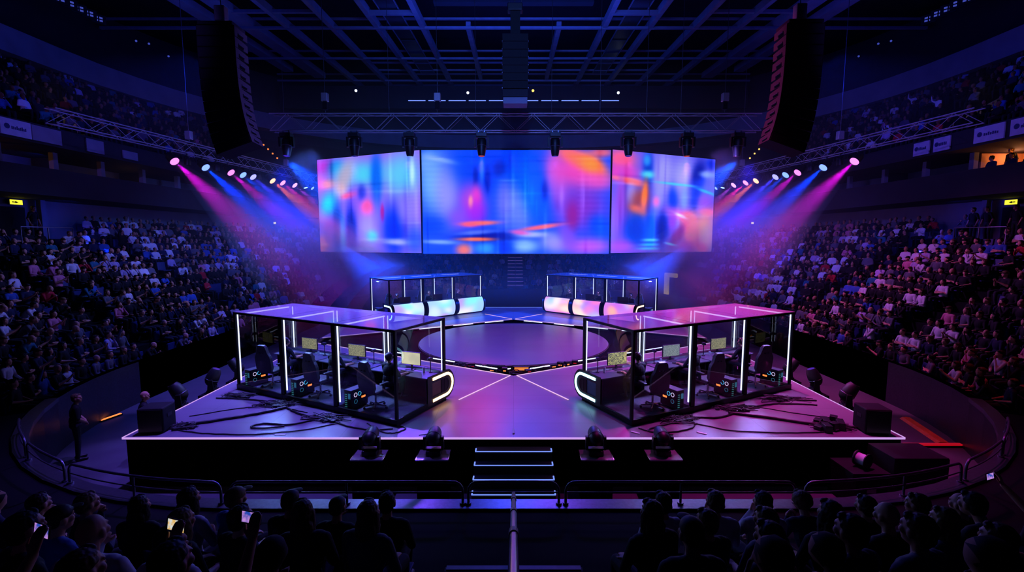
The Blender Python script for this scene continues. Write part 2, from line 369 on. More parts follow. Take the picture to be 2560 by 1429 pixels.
def person(t, loc, rz, label, group, shirt, hair='short', hc=None, name='person'):
    o = bpy.data.objects.new(name, t.me); COL.objects.link(o); o.location = loc; o.rotation_euler = (0, 0, rz); o.color = (*shirt, 1)
    tag(o, label, 'person', group)
    if hair != 'bald':
        h = bpy.data.objects.new('cap' if hair == 'cap' else 'hair', HAIR[hair]); link(h, o); h.location = t.hc; h.rotation_euler = t.R.to_euler(); h.color = (*(hc or random.choice(HAIRC)), 1)
    return o
CLOTH = [('black', (17, 17, 21)), ('navy', (24, 30, 62)), ('grey', (92, 94, 104)), ('white', (215, 212, 222)), ('blue', (50, 88, 168)), ('pale lilac', (176, 160, 200)), ('red', (178, 26, 44)), ('teal', (36, 106, 128)), ('pink', (206, 120, 150))]
def pick_cloth(r):
    x = r.random()
    for i, p in enumerate((.44, .13, .1, .15, .06, .06, .02, .02, .02)):
        if x < p: return CLOTH[i]
        x -= p
    return CLOTH[0]
# ------------------------------------------------------------------ arena floor and stage
ST = 1.2
struct('floor', MB().box(-24, 24, 4, 46, -.2, 0), M['floor'])
st = thing('stage', 'large low black stage with dark satin deck in the middle of the arena floor', 'stage', (0, 10.15, 0))
def off(o): o.location = (0, -10.15, 0); return o
HW = 8.95
mb = MB(); mb.prism([(-HW, 10.15), (HW, 10.15), (HW, 20.1), (0, 15), (-HW, 20.1)], ST-.03, ST, 'z'); off(mb.build('front_deck', M['stage'], st))
mb = MB(); mb.prism([(-HW, 20.9), (0, 26), (HW, 20.9), (HW, 30.7), (-HW, 30.7)], ST-.03, ST, 'z'); off(mb.build('rear_deck', M['stage'], st))
mb = MB().box(-HW+.03, HW-.03, 10.19, 30.66, .02, 1.08); off(mb.build('substructure', M['skirt'], st))
mb = MB(); mb.prism([(-HW+.03, 10.19), (HW-.03, 10.19), (HW-.03, 20.0), (0, 14.96), (-HW+.03, 20.0)], 1.081, ST-.031, 'z'); off(mb.build('skirt', M['skirt'], st))
mb = MB(); mb.prism([(-HW+.03, 21.0), (0, 26.04), (HW-.03, 21.0), (HW-.03, 30.66), (-HW+.03, 30.66)], 1.081, ST-.031, 'z'); off(mb.build('skirt', M['skirt'], st))
for x0, x1, y0, y1, m, n in ((-HW, HW, 10.11, 10.148, M['edge'], 'front_edge_light'), (-HW-.034, -HW-.002, 10.15, 20.0, M['edge'], 'side_edge_light'), (HW+.002, HW+.034, 10.15, 20.0, M['edge'], 'side_edge_light'), (-HW, HW, 30.702, 30.75, M['edgeb'], 'rear_edge_light')):
    off(MB().box(x0, x1, y0, y1, ST-.025, ST+.008).build(n, m, st))
def line(p, q, w=.038, z=ST+.004, m=M['pinkline']):
    p = Vector((*p, z)); q = Vector((*q, z)); d = (q-p).normalized(); s = Vector((-d.y, d.x, 0))*w/2
    b = MB(); vs = [p+s, q+s, q-s, p-s]; b.add(vs+[v+Vector((0, 0, .012)) for v in vs], [(3, 2, 1, 0), (4, 5, 6, 7), (0, 1, 5, 4), (1, 2, 6, 5), (2, 3, 7, 6), (3, 0, 4, 7)])
    off(b.build('floor_led_line', m, st))
for k in (-1, 1):
    line((.12*k, 14.98), (1.55*k, 12.65)); line((.1*k, 15.0), (HW*k*.99, 20.02)); line((.1*k, 26.0), (HW*k*.99, 20.98)); line((.1*k, 26.15), (1.75*k, 27.9))
for k, (x, y, dx, dy) in enumerate(((-5.55, 10.3, .25, -.0), (2.95, 10.35, -.18, .12), (4.5, 10.32, -.18, .12), (0, 10.35, 0, .25), (-2.2, 10.3, .2, .05))):
    line((x, y), (x+dx, y+dy+.01), .05, m=M['white'])
# raised round floor in the diamond-shaped pit
rd = thing('round_stage_floor', 'glossy dark round floor in the diamond pit at centre stage', 'stage', (0, 20.5, 1.081))
b = MB(); n = 96; b.cyl((0, 0, 0), (0, 0, .125), 4.2, n=n); b.build('disc', M['disc'], rd, bev=.02)
b = MB(); b.tube([(4.215*math.cos(2*PI*i/n), 4.215*math.sin(2*PI*i/n), .07) for i in range(n)], .03, 6, True); b.build('rim', M['black'], rd)
# light battens round the pit
bi = 0
for k, side in ((-1, 'left'), (1, 'right')):
    for far, nm in ((0, 'front'), (1, 'rear')):
        for j, t in enumerate((.12, .3, .48, .66)):
            a = Vector((.0, 26.0 if far else 15.0, 0)); e = Vector((HW*k, 20.9 if far else 20.1, 0)); d = (e-a).normalized(); p = a.lerp(e, t)
            nrm = Vector((0, 1 if not far else -1, 0)); p = p+nrm*(.22 if far else .47)
            o = thing('led_batten', f'white LED batten, {ordinal(j+1)} from the {nm} apex on the {side} {nm} edge of the pit', 'stage light', (p.x, p.y, 1.082), math.atan2(d.y, d.x), 'LED battens round the pit')
            MB().box(-.6, .6, -.05, .05, 0, .12).build('housing', M['black'], o); MB().box(-.56, .56, -.03, .03, .121, .14).build('light_strip', M['led'], o)
rp = random.Random(3)
spots_ = []
for k in (-1, 1):
    xs_ = sorted(rp.uniform(.15, 2.6) for i in range(7))
    for i, ax in enumerate(xs_): y0 = 15+.57*ax+.42; y1 = 20.5-math.sqrt(4.3**2-ax*ax); spots_.append((k, i, k*ax, rp.uniform(y0, max(y0, y1-.15))))
for k, i, x, y in spots_:
    w = rp.uniform(.12, .3); h = rp.uniform(.1, .22)
    o = thing('stage_box', f'small black box in the pit front, {ordinal(i+1)} from the centre on the {"left" if k < 0 else "right"}', 'equipment', (x, y, 1.082), rp.uniform(-.6, .6), 'boxes in the pit')
    MB().box(-w/2, w/2, -.08, .08, 0, h).build('case', M['black'], o, bev=.008); MB().box(-w/4, w/4, -.085, -.081, h*.4, h*.6).build('indicator', rp.choice([M['oranger'], M['led'], M['redlight']]), o)
for k in (-1, 1):
    b = MB()
    for i in range(26):
        x = k*rp.uniform(.1, 3.6); y = 15+.57*abs(x)+rp.uniform(.35, .62)
        b.tube([(x+rp.uniform(-.3, .3), y+rp.uniform(-.08, .1), 1.082+rp.uniform(.01, .14)) for q in range(6)], .012, 5)
    b.build('cable_clutter', M['cable'], kind='stuff', label=f'tangled black cables along the {"left" if k < 0 else "right"} front edge of the pit')
o = thing('amber_display', 'small black unit with amber dotted display in the pit under the disc front edge', 'equipment', (.28, 16.02, 1.082)); MB().box(-.28, .28, -.06, .06, 0, .16).build('case', M['black'], o, bev=.006)
for r_ in range(2): MB().box(-.25, .25, -.066, -.061, .03+.06*r_, .065+.06*r_).build('display_row', M['oranger'], o)
# steps at the stage front
sp = thing('stage_steps', 'black steps with lit edges leading up the stage front', 'steps', (0, 9.5, 0))
for i in range(5):
    y1 = 10.1; y0 = 9.86-.24*i; z = 1.0-.2*i
    if z <= .1: break
    MB().box(-.86-.008*i, .86+.008*i, y0, y0+.26, z-.2, z-.03).build('riser', M['matte'], sp).location = (0, -9.5, 0)
    MB().box(-.86-.008*i, .86+.008*i, y0, y0+.26, z-.03, z).build('tread', M['desk'], sp).location = (0, -9.5, 0)
    b = MB().box(-.86-.008*i, .86+.008*i, y0-.012, y0+.012, z+.001, z+.012); b.build('tread_light', M['edgeb'], sp).location = (0, -9.5, 0)
    for k in (-1, 1): b = MB().box(k*(.85+.008*i)-.015, k*(.85+.008*i)+.015, y0+.013, y0+.16, z+.001, z+.012); b.build('tread_light', M['edgeb'], sp).location = (0, -9.5, 0)

# ------------------------------------------------------------------ booths
ENDLIGHT = []
BW, BD, BH = 2.09, 2.05, 2.36
def booth(name_loc, loc, rz, outer, far=False, endcap=None):
    """outer: +1 when the outer side of the row is local x = BW, else -1"""
    o = thing('glass_booth', f'black framed glass player booth, {name_loc}', 'booth', loc, rz, 'glass player booths')
    W, D, H, p = BW, BD+(.45 if far else 0), BH, .07
    b = MB().box(0, W, 0, D, .0, .06); b.build('booth_floor', M['booth_floor'], o)
    b = MB().box(0, W, -.02, .05, .0, .15); b.box(0, .05, .05, D, .0, .15); b.box(W-.05, W, .05, D, 0, .15); b.build('base_frame', M['frame'], o, bev=.006)
    for x, y in ((0, 0), (W-p, 0), (0, D-p), (W-p, D-p)):
        MB().box(x, x+p, y, y+p, .06, H).build('post', M['frame'], o, bev=.006)
    b = MB().box(p, W-p, 0, p, H-.06, H); b.build('top_rail', M['frame'], o); b = MB().box(p, W-p, D-p, D, H-.06, H); b.build('top_rail', M['frame'], o)
    b = MB().box(0, .05, p, D-p, H-.06, H); b.build('top_rail', M['frame'], o); b = MB().box(W-.05, W, p, D-p, H-.06, H); b.build('top_rail', M['frame'], o)
    MB().box(p, W-p, .03, .042, .15, H-.06).build('back_pane', M['glass'], o)
    MB().box(p, W-p, D-.042, D-.03, .82, H-.06).build('front_pane', M['glass'], o)
    MB().box(.02, .032, p, D-p, .15, H-.06).build('side_pane', M['glass'], o)
    if (outer > 0 and endcap == 'end') or (outer < 0 and endcap == 'end') or endcap == 'start': MB().box(W-.032, W-.02, p, D-p, .15, H-.06).build('side_pane', M['glass'], o)
    MB().box(.01, W-.01, .01, D-.01, H+.001, H+.014).build('roof_pane', M['roofglass'], o)
    xo = W-p-.012 if outer > 0 else p+.012; xi = p+.012 if outer > 0 else W-p-.012
    MB().box(xo-.012, xo+.012, p+.002, p+.03, .25, H-.08).build('light_strip', M['led'], o)
    MB().box(xo-.012, xo+.012, D-p-.03, D-p-.002, .85, H-.08).build('light_strip', M['led'], o)
    MB().box(xi-.008, xi+.008, D-p-.025, D-p-.002, .85, H-.08).build('light_strip', M['led'], o)
    if far: MB().box(.15, W-.15, p+.002, p+.035, H-.1, H-.065).build('light_strip', M['led'], o)
    else:
        xs = xo+(.02 if outer > 0 else -.02); MB().box(xs-.012, xs+.012, .2, D-.2, H-.1, H-.064).build('light_strip', M['led'], o)
    return o
CP = [(0.0, .06), (.95, .06), (1.13, .13), (1.26, .28), (1.3, .45), (1.26, .62), (1.14, .75), (1.0, .8), (0, .8)]   # console side outline (depth from y0, height)
def arc_console(n=7, hs=1.0):
    pts = [(.62, .06), (.8, .06)]
    for i in range(n+1):
        a = -PI/2+PI*i/n; pts.append((.82+.36*math.cos(a)**.8*1.0 if abs(math.cos(a)) > 1e-6 else .82, .43+.37*math.sin(a)))
    return [(a, b*hs) for a, b in pts+[(.62, .8)]]
def console(name_loc, loc, rz, y0, paint, ends, capmat, capname, tint, hs=1.0):
    """curved desk; faces +y; display on its front; ends: tuple of sides (-1 x=0, +1 x=BW) that carry a lit C"""
    o = thing('curved_gaming_desk', f'curved black gaming desk with {capname} of the {name_loc}', 'desk', loc, rz, 'curved desks in the booths')
    W = BW; A = [(y0+a, b) for a, b in arc_console(10, hs)]
    b = MB(); b.prism(A, .09, W-.09, 'x', True); b.build('desk_shell', M['black'], o)
    MB().box(.03, W-.03, y0-.0, y0+.83, .80, .835).build('desk_top', M['desk'], o, bev=.008)
    MB().box(.1, .14, y0+.08, y0+.5, .06, .8).build('desk_leg', M['black'], o); MB().box(W-.14, W-.1, y0+.08, y0+.5, .06, .8).build('desk_leg', M['black'], o)
    # display wrapped over the front curve
    n = 28; rows = []
    for j in range(15):
        a = -PI/2*.92+PI*.86*j/14; rows.append((y0+.82+.37*max(math.cos(a), 0)**.8+.012, (.43+.37*math.sin(a))*hs))
    b = MB(); vs = []; 
    for (y, z) in rows: vs += [(.16+(W-.32)*i/n, y, z) for i in range(n+1)]
    b.add(vs, [(j*(n+1)+i, j*(n+1)+i+1, (j+1)*(n+1)+i+1, (j+1)*(n+1)+i) for j in range(14) for i in range(n)], True)
    d = b.build('display_panel', M['condisp'], o)
    sol = d.modifiers.new('thick', 'SOLIDIFY'); sol.thickness = .02
    ca = d.data.color_attributes.new('Col', 'FLOAT_COLOR', 'POINT'); cols = []
    for j in range(15):
        for i in range(n+1): cols += [*paint(i/n, j/14), 1]
    ca.data.foreach_set('color', cols)
    for x in (.0, W-.1):   # dark ribs beside the display
        b = MB(); b.prism([(y0+(a if a < .7 else a+.035), z) for a, z in arc_console(10, hs)], x+.004, x+.096, 'x', True); b.build('rib', M['frame'], o, bev=.01)
    for s in ends:
        x = -.014 if s < 0 else W+.014; outer = []; inner = []; nn = 10
        outer = [(y0+.2, .8), (y0+.2, .7)]
        path = [(y0+.22, .7)]+[(y0+.84+.3*math.cos(a), .43+.27*math.sin(a)) for a in [PI/2-PI*i/nn for i in range(nn+1)]]+[(y0+.22, .16)]
        path = [(a, b*hs) for a, b in path]; b = MB(); L = []; R_ = []
        for i, p in enumerate(path):
            a = Vector(path[max(i-1, 0)]); c = Vector(path[min(i+1, len(path)-1)]); t = (c-a).normalized(); q = Vector((-t.y, t.x))*.038
            L.append(Vector(p)+q); R_.append(Vector(p)-q)
        b.prism(L+R_[::-1], min(x, x-.012*s), max(x, x-.012*s), 'x')
        b.build('light_band', capmat, o); ENDLIGHT.append((tuple(Tr(*loc) @ Rz(rz) @ Vector((x+s*.06, y0+.7, .43))), tuple(Tr(*loc) @ Rz(rz) @ Vector((x+s*1.0, y0+.7, .25))), capmat.name))
        b = MB(); xa = 0.002 if s < 0 else W-.002
        b.holes([(y0, .06)]+[(y0+.84+.4*math.cos(a), .43+.37*math.sin(a)) for a in [-PI/2+PI*i/12 for i in range(13)]]+[(y0, .8)], [[(y0+.2, .26)]+[(y0+.8+.16*math.cos(a), .43+.17*math.sin(a)) for a in [-PI/2+PI*i/8 for i in range(9)]]+[(y0+.2, .6)]], xa-.004, xa+.004, 'x')
        b.v = [(x, y, z*hs) for x, y, z in b.v]; b.build('end_cheek', M['plastic'], o)
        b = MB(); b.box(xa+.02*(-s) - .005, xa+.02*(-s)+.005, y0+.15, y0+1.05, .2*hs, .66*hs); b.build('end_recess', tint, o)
    return o
M['condisp'] = attr_emit('console_display', 1.35)
M['warmrecess'] = mat('recess_warm_glow', (120, 84, 66), .4, .2, .1, 10); M['coolrecess'] = mat('recess_cool_glow', (52, 92, 116), .4, .2, .1, 10)  # recess base colours hold the warm and cool glow of the end bands
def gblob(px, py, blobs, base):
    c = np.array(base, float)
    for (cx, cy, rx, ry, rot, col, al) in blobs:
        a = math.radians(rot); dx, dy = px-cx, py-cy; u = (dx*math.cos(a)+dy*math.sin(a))/rx; v = (-dx*math.sin(a)+dy*math.cos(a))/ry
        w = al*math.exp(-((u*u+v*v)**1.6)); c = c*(1-w)+np.array(col)*w
    return lin(tuple(np.clip(c, 0, 255)))
def painter(seed, warm):
    r = random.Random(seed)
    pal = [(150, 190, 255), (205, 225, 255), (120, 230, 235), (180, 130, 240), (235, 220, 250)] if not warm else [(240, 120, 190), (255, 170, 150), (120, 130, 250), (250, 225, 200), (190, 100, 220), (150, 190, 255)]
    bl = [(r.random(), r.random(), r.uniform(.15, .4), r.uniform(.15, .5), r.uniform(-60, 60), r.choice(pal), r.uniform(.6, .95)) for i in range(12)]
    base = (160, 180, 250) if not warm else (200, 120, 215)
    return lambda u, v: gblob(u, v, bl, base)
# ---- furniture masters, built once at the origin and copied
def chair_master(label):
    o = thing('gaming_chair', label, 'chair', group='gaming chairs in the booths')
    hub = Vector((0, 0, .1)); b = MB()
    for i in range(5):
        a = 2*PI*i/5+.3; e = Vector((.3*math.cos(a), .3*math.sin(a), .075)); b.cyl((0, 0, .1), e, .028, .018, 8)
    b.cyl((0, 0, .07), (0, 0, .14), .05, n=12); b.build('star_base', M['chrome'], o)
    for i in range(5):
        a = 2*PI*i/5+.3; c = Vector((.3*math.cos(a), .3*math.sin(a), .032)); t = Vector((-math.sin(a), math.cos(a), 0))
        w = MB(); w.cyl(c-t*.022, c+t*.022, .031, n=12); w.build('caster', M['plastic'], o)
    MB().cyl((0, 0, .14), (0, 0, .44), .026, n=12).build('gas_lift', M['chrome'], o)
    MB().box(-.27, .27, -.26, .28, .44, .53).build('seat', M['fabric'], o, bev=.035, seg=3)
    out = [(-.2, 0), (-.27, .12), (-.27, .45), (-.25, .52), (-.2, .6), (-.15, .8), (-.1, .85), (.1, .85), (.15, .8), (.2, .6), (.25, .52), (.27, .45), (.27, .12), (.2, 0)]
    hl = [[(sx*.055+.035*math.cos(2*PI*i/8)*1.1, .625+.016*math.sin(2*PI*i/8)) for i in range(8)] for sx in (-1, 1)]
    b = MB(); b.holes(out, hl, -.05, .05, 'y'); k = b.build('backrest', M['fabric'], o, bev=.02); k.location = (0, -.27, .5); k.rotation_euler = (.14, 0, 0)
    MB().box(-.13, .13, -.2, -.14, 1.16, 1.26).build('head_cushion', M['dshirt'], o, bev=.025).location = (0, -.12, 0)
    for k in (-1, 1):
        a = MB().box(k*.3-.045, k*.3+.045, -.14, .16, .7, .73).build('armrest', M['plastic'], o, bev=.012); MB().box(-.025, .025, -.03, .03, -.22, 0).build('armrest_post', M['black'], a).location = (k*.3, 0, .70)
    return o
def pc_master(label, side):
    o = thing('pc_tower', label, 'computer', group='computer towers in the booths'); W, D, H = .25, .58, .52
    MB().box(-W/2, W/2, -D/2, D/2, .03, H).build('case', M['matte'], o, bev=.006)
    MB().box(-W/2, W/2, -D/2, D/2, H+.001, H+.008).build('top_panel', M['desk'], o)
    for x in (-W/2+.03, W/2-.03):
        for y in (-D/2+.05, D/2-.05): MB().box(x-.02, x+.02, y-.02, y+.02, 0, .03).build('foot', M['plastic'], o)
    x = side*(W/2+.004)
    for i, (y, z) in enumerate(((-.14, .38), (0, .38), (-.14, .2))):
        b = MB(); b.tube([(x, y+.052*math.cos(2*PI*k/20), z+.052*math.sin(2*PI*k/20)) for k in range(20)], .008, 5, True); b.build('fan_ring', M[('rgb_a', 'rgb_b', 'rgb_c')[i]], o)
        h = MB(); h.cyl((x-side*.004, y, z), (x+side*.004, y, z), .018, n=10); h.build('fan_hub', M['plastic'], o)
    MB().box(min(x, x+.004*side), max(x, x+.004*side), .06, .2, .24, .29).build('graphics_card_light', M['oranger'], o)
    b = MB()
    for k in range(7): b.box(-W/2+.03, -W/2+.1, -D/2-.012, -D/2-.001, .07+k*.055, .09+k*.055)
    b.build('rear_ports', M['rgb_d'], o); b = MB().box(.02, W/2-.03, -D/2-.01, -D/2-.001, .3, .44); b.build('rear_fan_grille', M['rgb_c'], o)
    return o
for k, c in (('rgb_a', (235, 215, 255)), ('rgb_b', (70, 190, 235)), ('rgb_c', (60, 150, 190)), ('rgb_d', (70, 170, 170))): M[k] = emit(k, c, .9 if k < 'rgb_c' else .3)
def screen_mat(name, base, mark, scale, s=.75):
    m, nt, b = new_mat(name); tc = nt.nodes.new('ShaderNodeTexCoord'); n = nt.nodes.new('ShaderNodeTexNoise'); n.inputs['Scale'].default_value = scale; n.inputs['Detail'].default_value = 6
    v = nt.nodes.new('ShaderNodeTexVoronoi'); v.inputs['Scale'].default_value = scale*.6; mu = nt.nodes.new('ShaderNodeMath'); mu.operation = 'MULTIPLY'
    r = nt.nodes.new('ShaderNodeValToRGB'); r.color_ramp.elements[0].position = .12; r.color_ramp.elements[1].position = .34; r.color_ramp.elements[0].color = (*lin(mark), 1); r.color_ramp.elements[1].color = (*lin(base), 1)
    for a in (n, v): nt.links.new(tc.outputs['Object'], a.inputs['Vector'])
    nt.links.new(n.outputs['Fac'], mu.inputs[0]); nt.links.new(v.outputs['Distance'], mu.inputs[1]); nt.links.new(mu.outputs[0], r.inputs['Fac'])
    nt.links.new(r.outputs['Color'], b.inputs['Emission Color']); b.inputs['Emission Strength'].default_value = s; b.inputs['Base Color'].default_value = (.01, .01, .01, 1); return m
M['scr_olive'] = screen_mat('monitor_olive_game', (196, 186, 120), (86, 88, 62), 60); M['scr_pale'] = screen_mat('monitor_pale_page', (236, 228, 180), (214, 208, 170), 5, .85)
M['scr_map'] = screen_mat('monitor_map_game', (206, 204, 120), (40, 50, 60), 45); M['scr_grey'] = screen_mat('monitor_grey_game', (176, 186, 170), (96, 108, 110), 64)
def monitor(label, loc, rz, scr):
    o = thing('monitor', label, 'monitor', loc, rz, 'monitors on the booth desks')
    MB().box(-.13, .13, -.1, .1, 0, .014).build('stand_foot', M['plastic'], o, bev=.004); MB().box(-.025, .025, .02, .05, .014, .25).build('stand_neck', M['plastic'], o)
    h = MB().box(-.32, .32, -.012, .03, .13, .5).build('housing', M['plastic'], o, bev=.006)
    MB().box(-.305, .305, -.016, -.0125, .145, .487).build('screen', scr, h); return o
def webcam_stand(label, loc, rz):
    o = thing('streaming_camera', label, 'camera', loc, rz, 'small cameras on the booth desks')
    MB().cyl((0, 0, 0), (0, 0, .02), .05, n=14).build('foot', M['plastic'], o); MB().cyl((0, 0, .02), (0, 0, .34), .014, n=8).build('pole', M['plastic'], o)
    MB().box(-.045, .045, -.06, .05, .34, .43).build('camera_body', M['plastic'], o, bev=.012); MB().cyl((0, .05, .385), (0, .09, .385), .03, n=12).build('lens', M['lens'], o); return o
KB = thing('keyboard', 'x', 'keyboard', group='keyboards on the booth desks')
MB().box(-.22, .22, -.07, .07, 0, .022).build('base', M['plastic'], KB, bev=.005)
b = MB()
for r in range(5):
    for c in range(15): b.box(-.212+c*.0285, -.188+c*.0285, -.06+r*.025, -.04+r*.025, .0225, .031)
b.build('keys', M['black'], KB)
MS = thing('computer_mouse', 'x', 'mouse', group='mice on the booth desks'); MB().ell((0, 0, .016), (.032, .058, .024), 14, 8).build('shell', M['plastic'], MS); MB().cyl((-.006, .03, .036), (.006, .03, .036), .009, n=8).build('wheel', M['desk'], MS)
MP = MB().box(-.3, .3, -.17, .17, 0, .004).build('mouse_mat', M['dshirt'], label='x', cat='mat', group='mats on the booth desks', bev=.001)
CAN = thing('drink_can', 'x', 'can', group='drink cans on the booth desks'); MB().cyl((0, 0, .006), (0, 0, .15), .031, n=16).build('body', M['can'], CAN); MB().cyl((0, 0, .15), (0, 0, .158), .031, .025, 16).build('lid', M['steel'], CAN)
MASTER = dict(kb=[KB, 0], ms=[MS, 0], mp=[MP, 0], can=[CAN, 0], chair=[None, 0])
def put(key, loc, rz, label):
    m = MASTER[key]
    if not m[1]: m[1] = 1; o = m[0]; o.location = loc; o.rotation_euler = (0, 0, rz); o['label'] = label; return o
    return dup(m[0], loc, rz, label)
MASTER['chair'][0] = chair_master('x')
PLAY = template('play', True, .0075, 2, sleeve=False, lean=.1, head=(0, -.12)); PLAYB = template('play', True, .0085, 2, sleeve=False, lean=.16, head=(-.25, -.1))
def headset(p, t):
    h = MB(); R = .094; pts = [(R*math.cos(a), -.01, .02+.105*math.sin(a)) for a in [PI*i/12 for i in range(13)]]; h.tube(pts, .012, 6)
    for k in (-1, 1): h.cyl((k*.078, -.01, -.005), (k*.104, -.01, -.005), .042, n=14)
    h.tube([(-.1, 0, -.03), (-.085, .07, -.075), (-.04, .11, -.085)], .005, 5)
    o = h.build('headset', M['plastic'], p); o.location = t.hc; o.rotation_euler = t.R.to_euler()
YC = 1.22    # console start depth in a booth
def fit_out(where, org, ang, idx, far, outer, ends, capmat, capname, tint, paint, scr, seed):
    """everything standing in one booth"""
    r = random.Random(seed); base = Tr(*org) @ Rz(ang); dy = .45 if far else 0.
    P = lambda x, y, z=.06: tuple(base @ Vector((x, y, z)))
    oside = 1 if outer > 0 else -1; mx = lambda x: BW-x if outer > 0 else x
    booth(where, P(0, 0, 0), ang, outer, far, 'start')
    console(where, P(0, dy, 0), ang, YC, paint, ends, capmat, capname, tint, 1.28 if far else 1.1)
    BOOTHLIGHT.append((P(mx(.12), BD/2, BH-.12), P(mx(1.0), BD/2+.1, .3), ang, far, r.random()))
    cx = mx(.98)
    put('chair', P(mx(.86), .58+dy, .06), ang+r.uniform(-.15, .15)+(.12 if outer < 0 else -.12)*(not far), f'black high-backed gaming chair in the {where}')
    hair = r.choice(['short', 'bushy', 'short']); t = PLAY if r.random() < .6 else PLAYB
    p = person(t, P(cx, .93+dy, .14), ang+r.uniform(-.08, .08), f'person in black T-shirt and headset playing at the desk in the {where}', 'players in the booths', lin((22, 22, 26)), hair)
    headset(p, t)
    pc = pc_master(f'black computer tower with small coloured lights on the floor of the {where}', 1 if (outer < 0) == (not far) else -1); pc.location = P(mx(.32), .42, .06); pc.rotation_euler = (0, 0, ang)
    zt = .8355
    mo = monitor(f'black monitor facing the player in the {where}', P(mx(1.08), 1.78+dy, zt), ang+PI*0+(.1 if outer < 0 else -.1), scr)
    put('mp', P(cx+.05, 1.42+dy, zt), ang, f'black desk mat under the mouse in the {where}')
    put('kb', P(cx-.1, 1.47+dy, zt+.0045), ang+r.uniform(-.15, .15), f'black keyboard on the desk in the {where}'); put('ms', P(cx+.27, 1.42+dy, zt+.0045), ang+.1, f'black mouse beside the keyboard in the {where}')
    put('can', P(mx(1.62), 1.66+dy, zt), r.random()*3, f'pale drink can on the desk in the {where}')
    webcam_stand(f'small camera on a post beside the monitor in the {where}', P(mx(1.78), 1.76+dy, zt), ang+2.8)
BOOTHLIGHT = []
LA = -math.radians(27); RA = math.radians(27)
def along(o, ang, x): return (o[0]+math.cos(ang)*x, o[1]+math.sin(ang)*x, ST+.002)
names3 = ('outer', 'middle', 'inner')
for i in range(3):
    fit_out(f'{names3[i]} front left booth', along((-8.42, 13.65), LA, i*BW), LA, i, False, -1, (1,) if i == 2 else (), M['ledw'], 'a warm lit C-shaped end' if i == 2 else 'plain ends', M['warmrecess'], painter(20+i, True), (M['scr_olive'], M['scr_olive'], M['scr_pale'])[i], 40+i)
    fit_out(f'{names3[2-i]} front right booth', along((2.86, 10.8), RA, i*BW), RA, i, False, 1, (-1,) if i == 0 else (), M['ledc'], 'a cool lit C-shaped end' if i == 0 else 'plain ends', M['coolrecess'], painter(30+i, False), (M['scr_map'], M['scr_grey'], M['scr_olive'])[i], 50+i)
FLA = math.radians(-139.5); FRA = math.radians(139.5)
for i in range(3):
    d = BD+.45; ya = (math.sin(139.5*PI/180), math.cos(139.5*PI/180))
    yL = (-math.sin(FLA), math.cos(FLA)); yR = (-math.sin(FRA), math.cos(FRA))
    oL = (-1.98-yL[0]*d, 28.8-yL[1]*d); oR = (2.02-yR[0]*d+6.27*-math.cos(FRA)*1.0, 28.8-yR[1]*d-6.27*math.sin(FRA))
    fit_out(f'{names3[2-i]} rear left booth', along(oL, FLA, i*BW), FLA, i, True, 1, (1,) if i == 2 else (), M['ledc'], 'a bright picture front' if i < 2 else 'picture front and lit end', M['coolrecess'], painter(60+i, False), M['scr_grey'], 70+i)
    fit_out(f'{names3[i]} rear right booth', along(oR, FRA, i*BW), FRA, i, True, -1, (-1,) if i == 0 else (), M['ledw'], 'a bright picture front' if i > 0 else 'picture front and lit end', M['warmrecess'], painter(80+i, True), M['scr_grey'], 90+i)
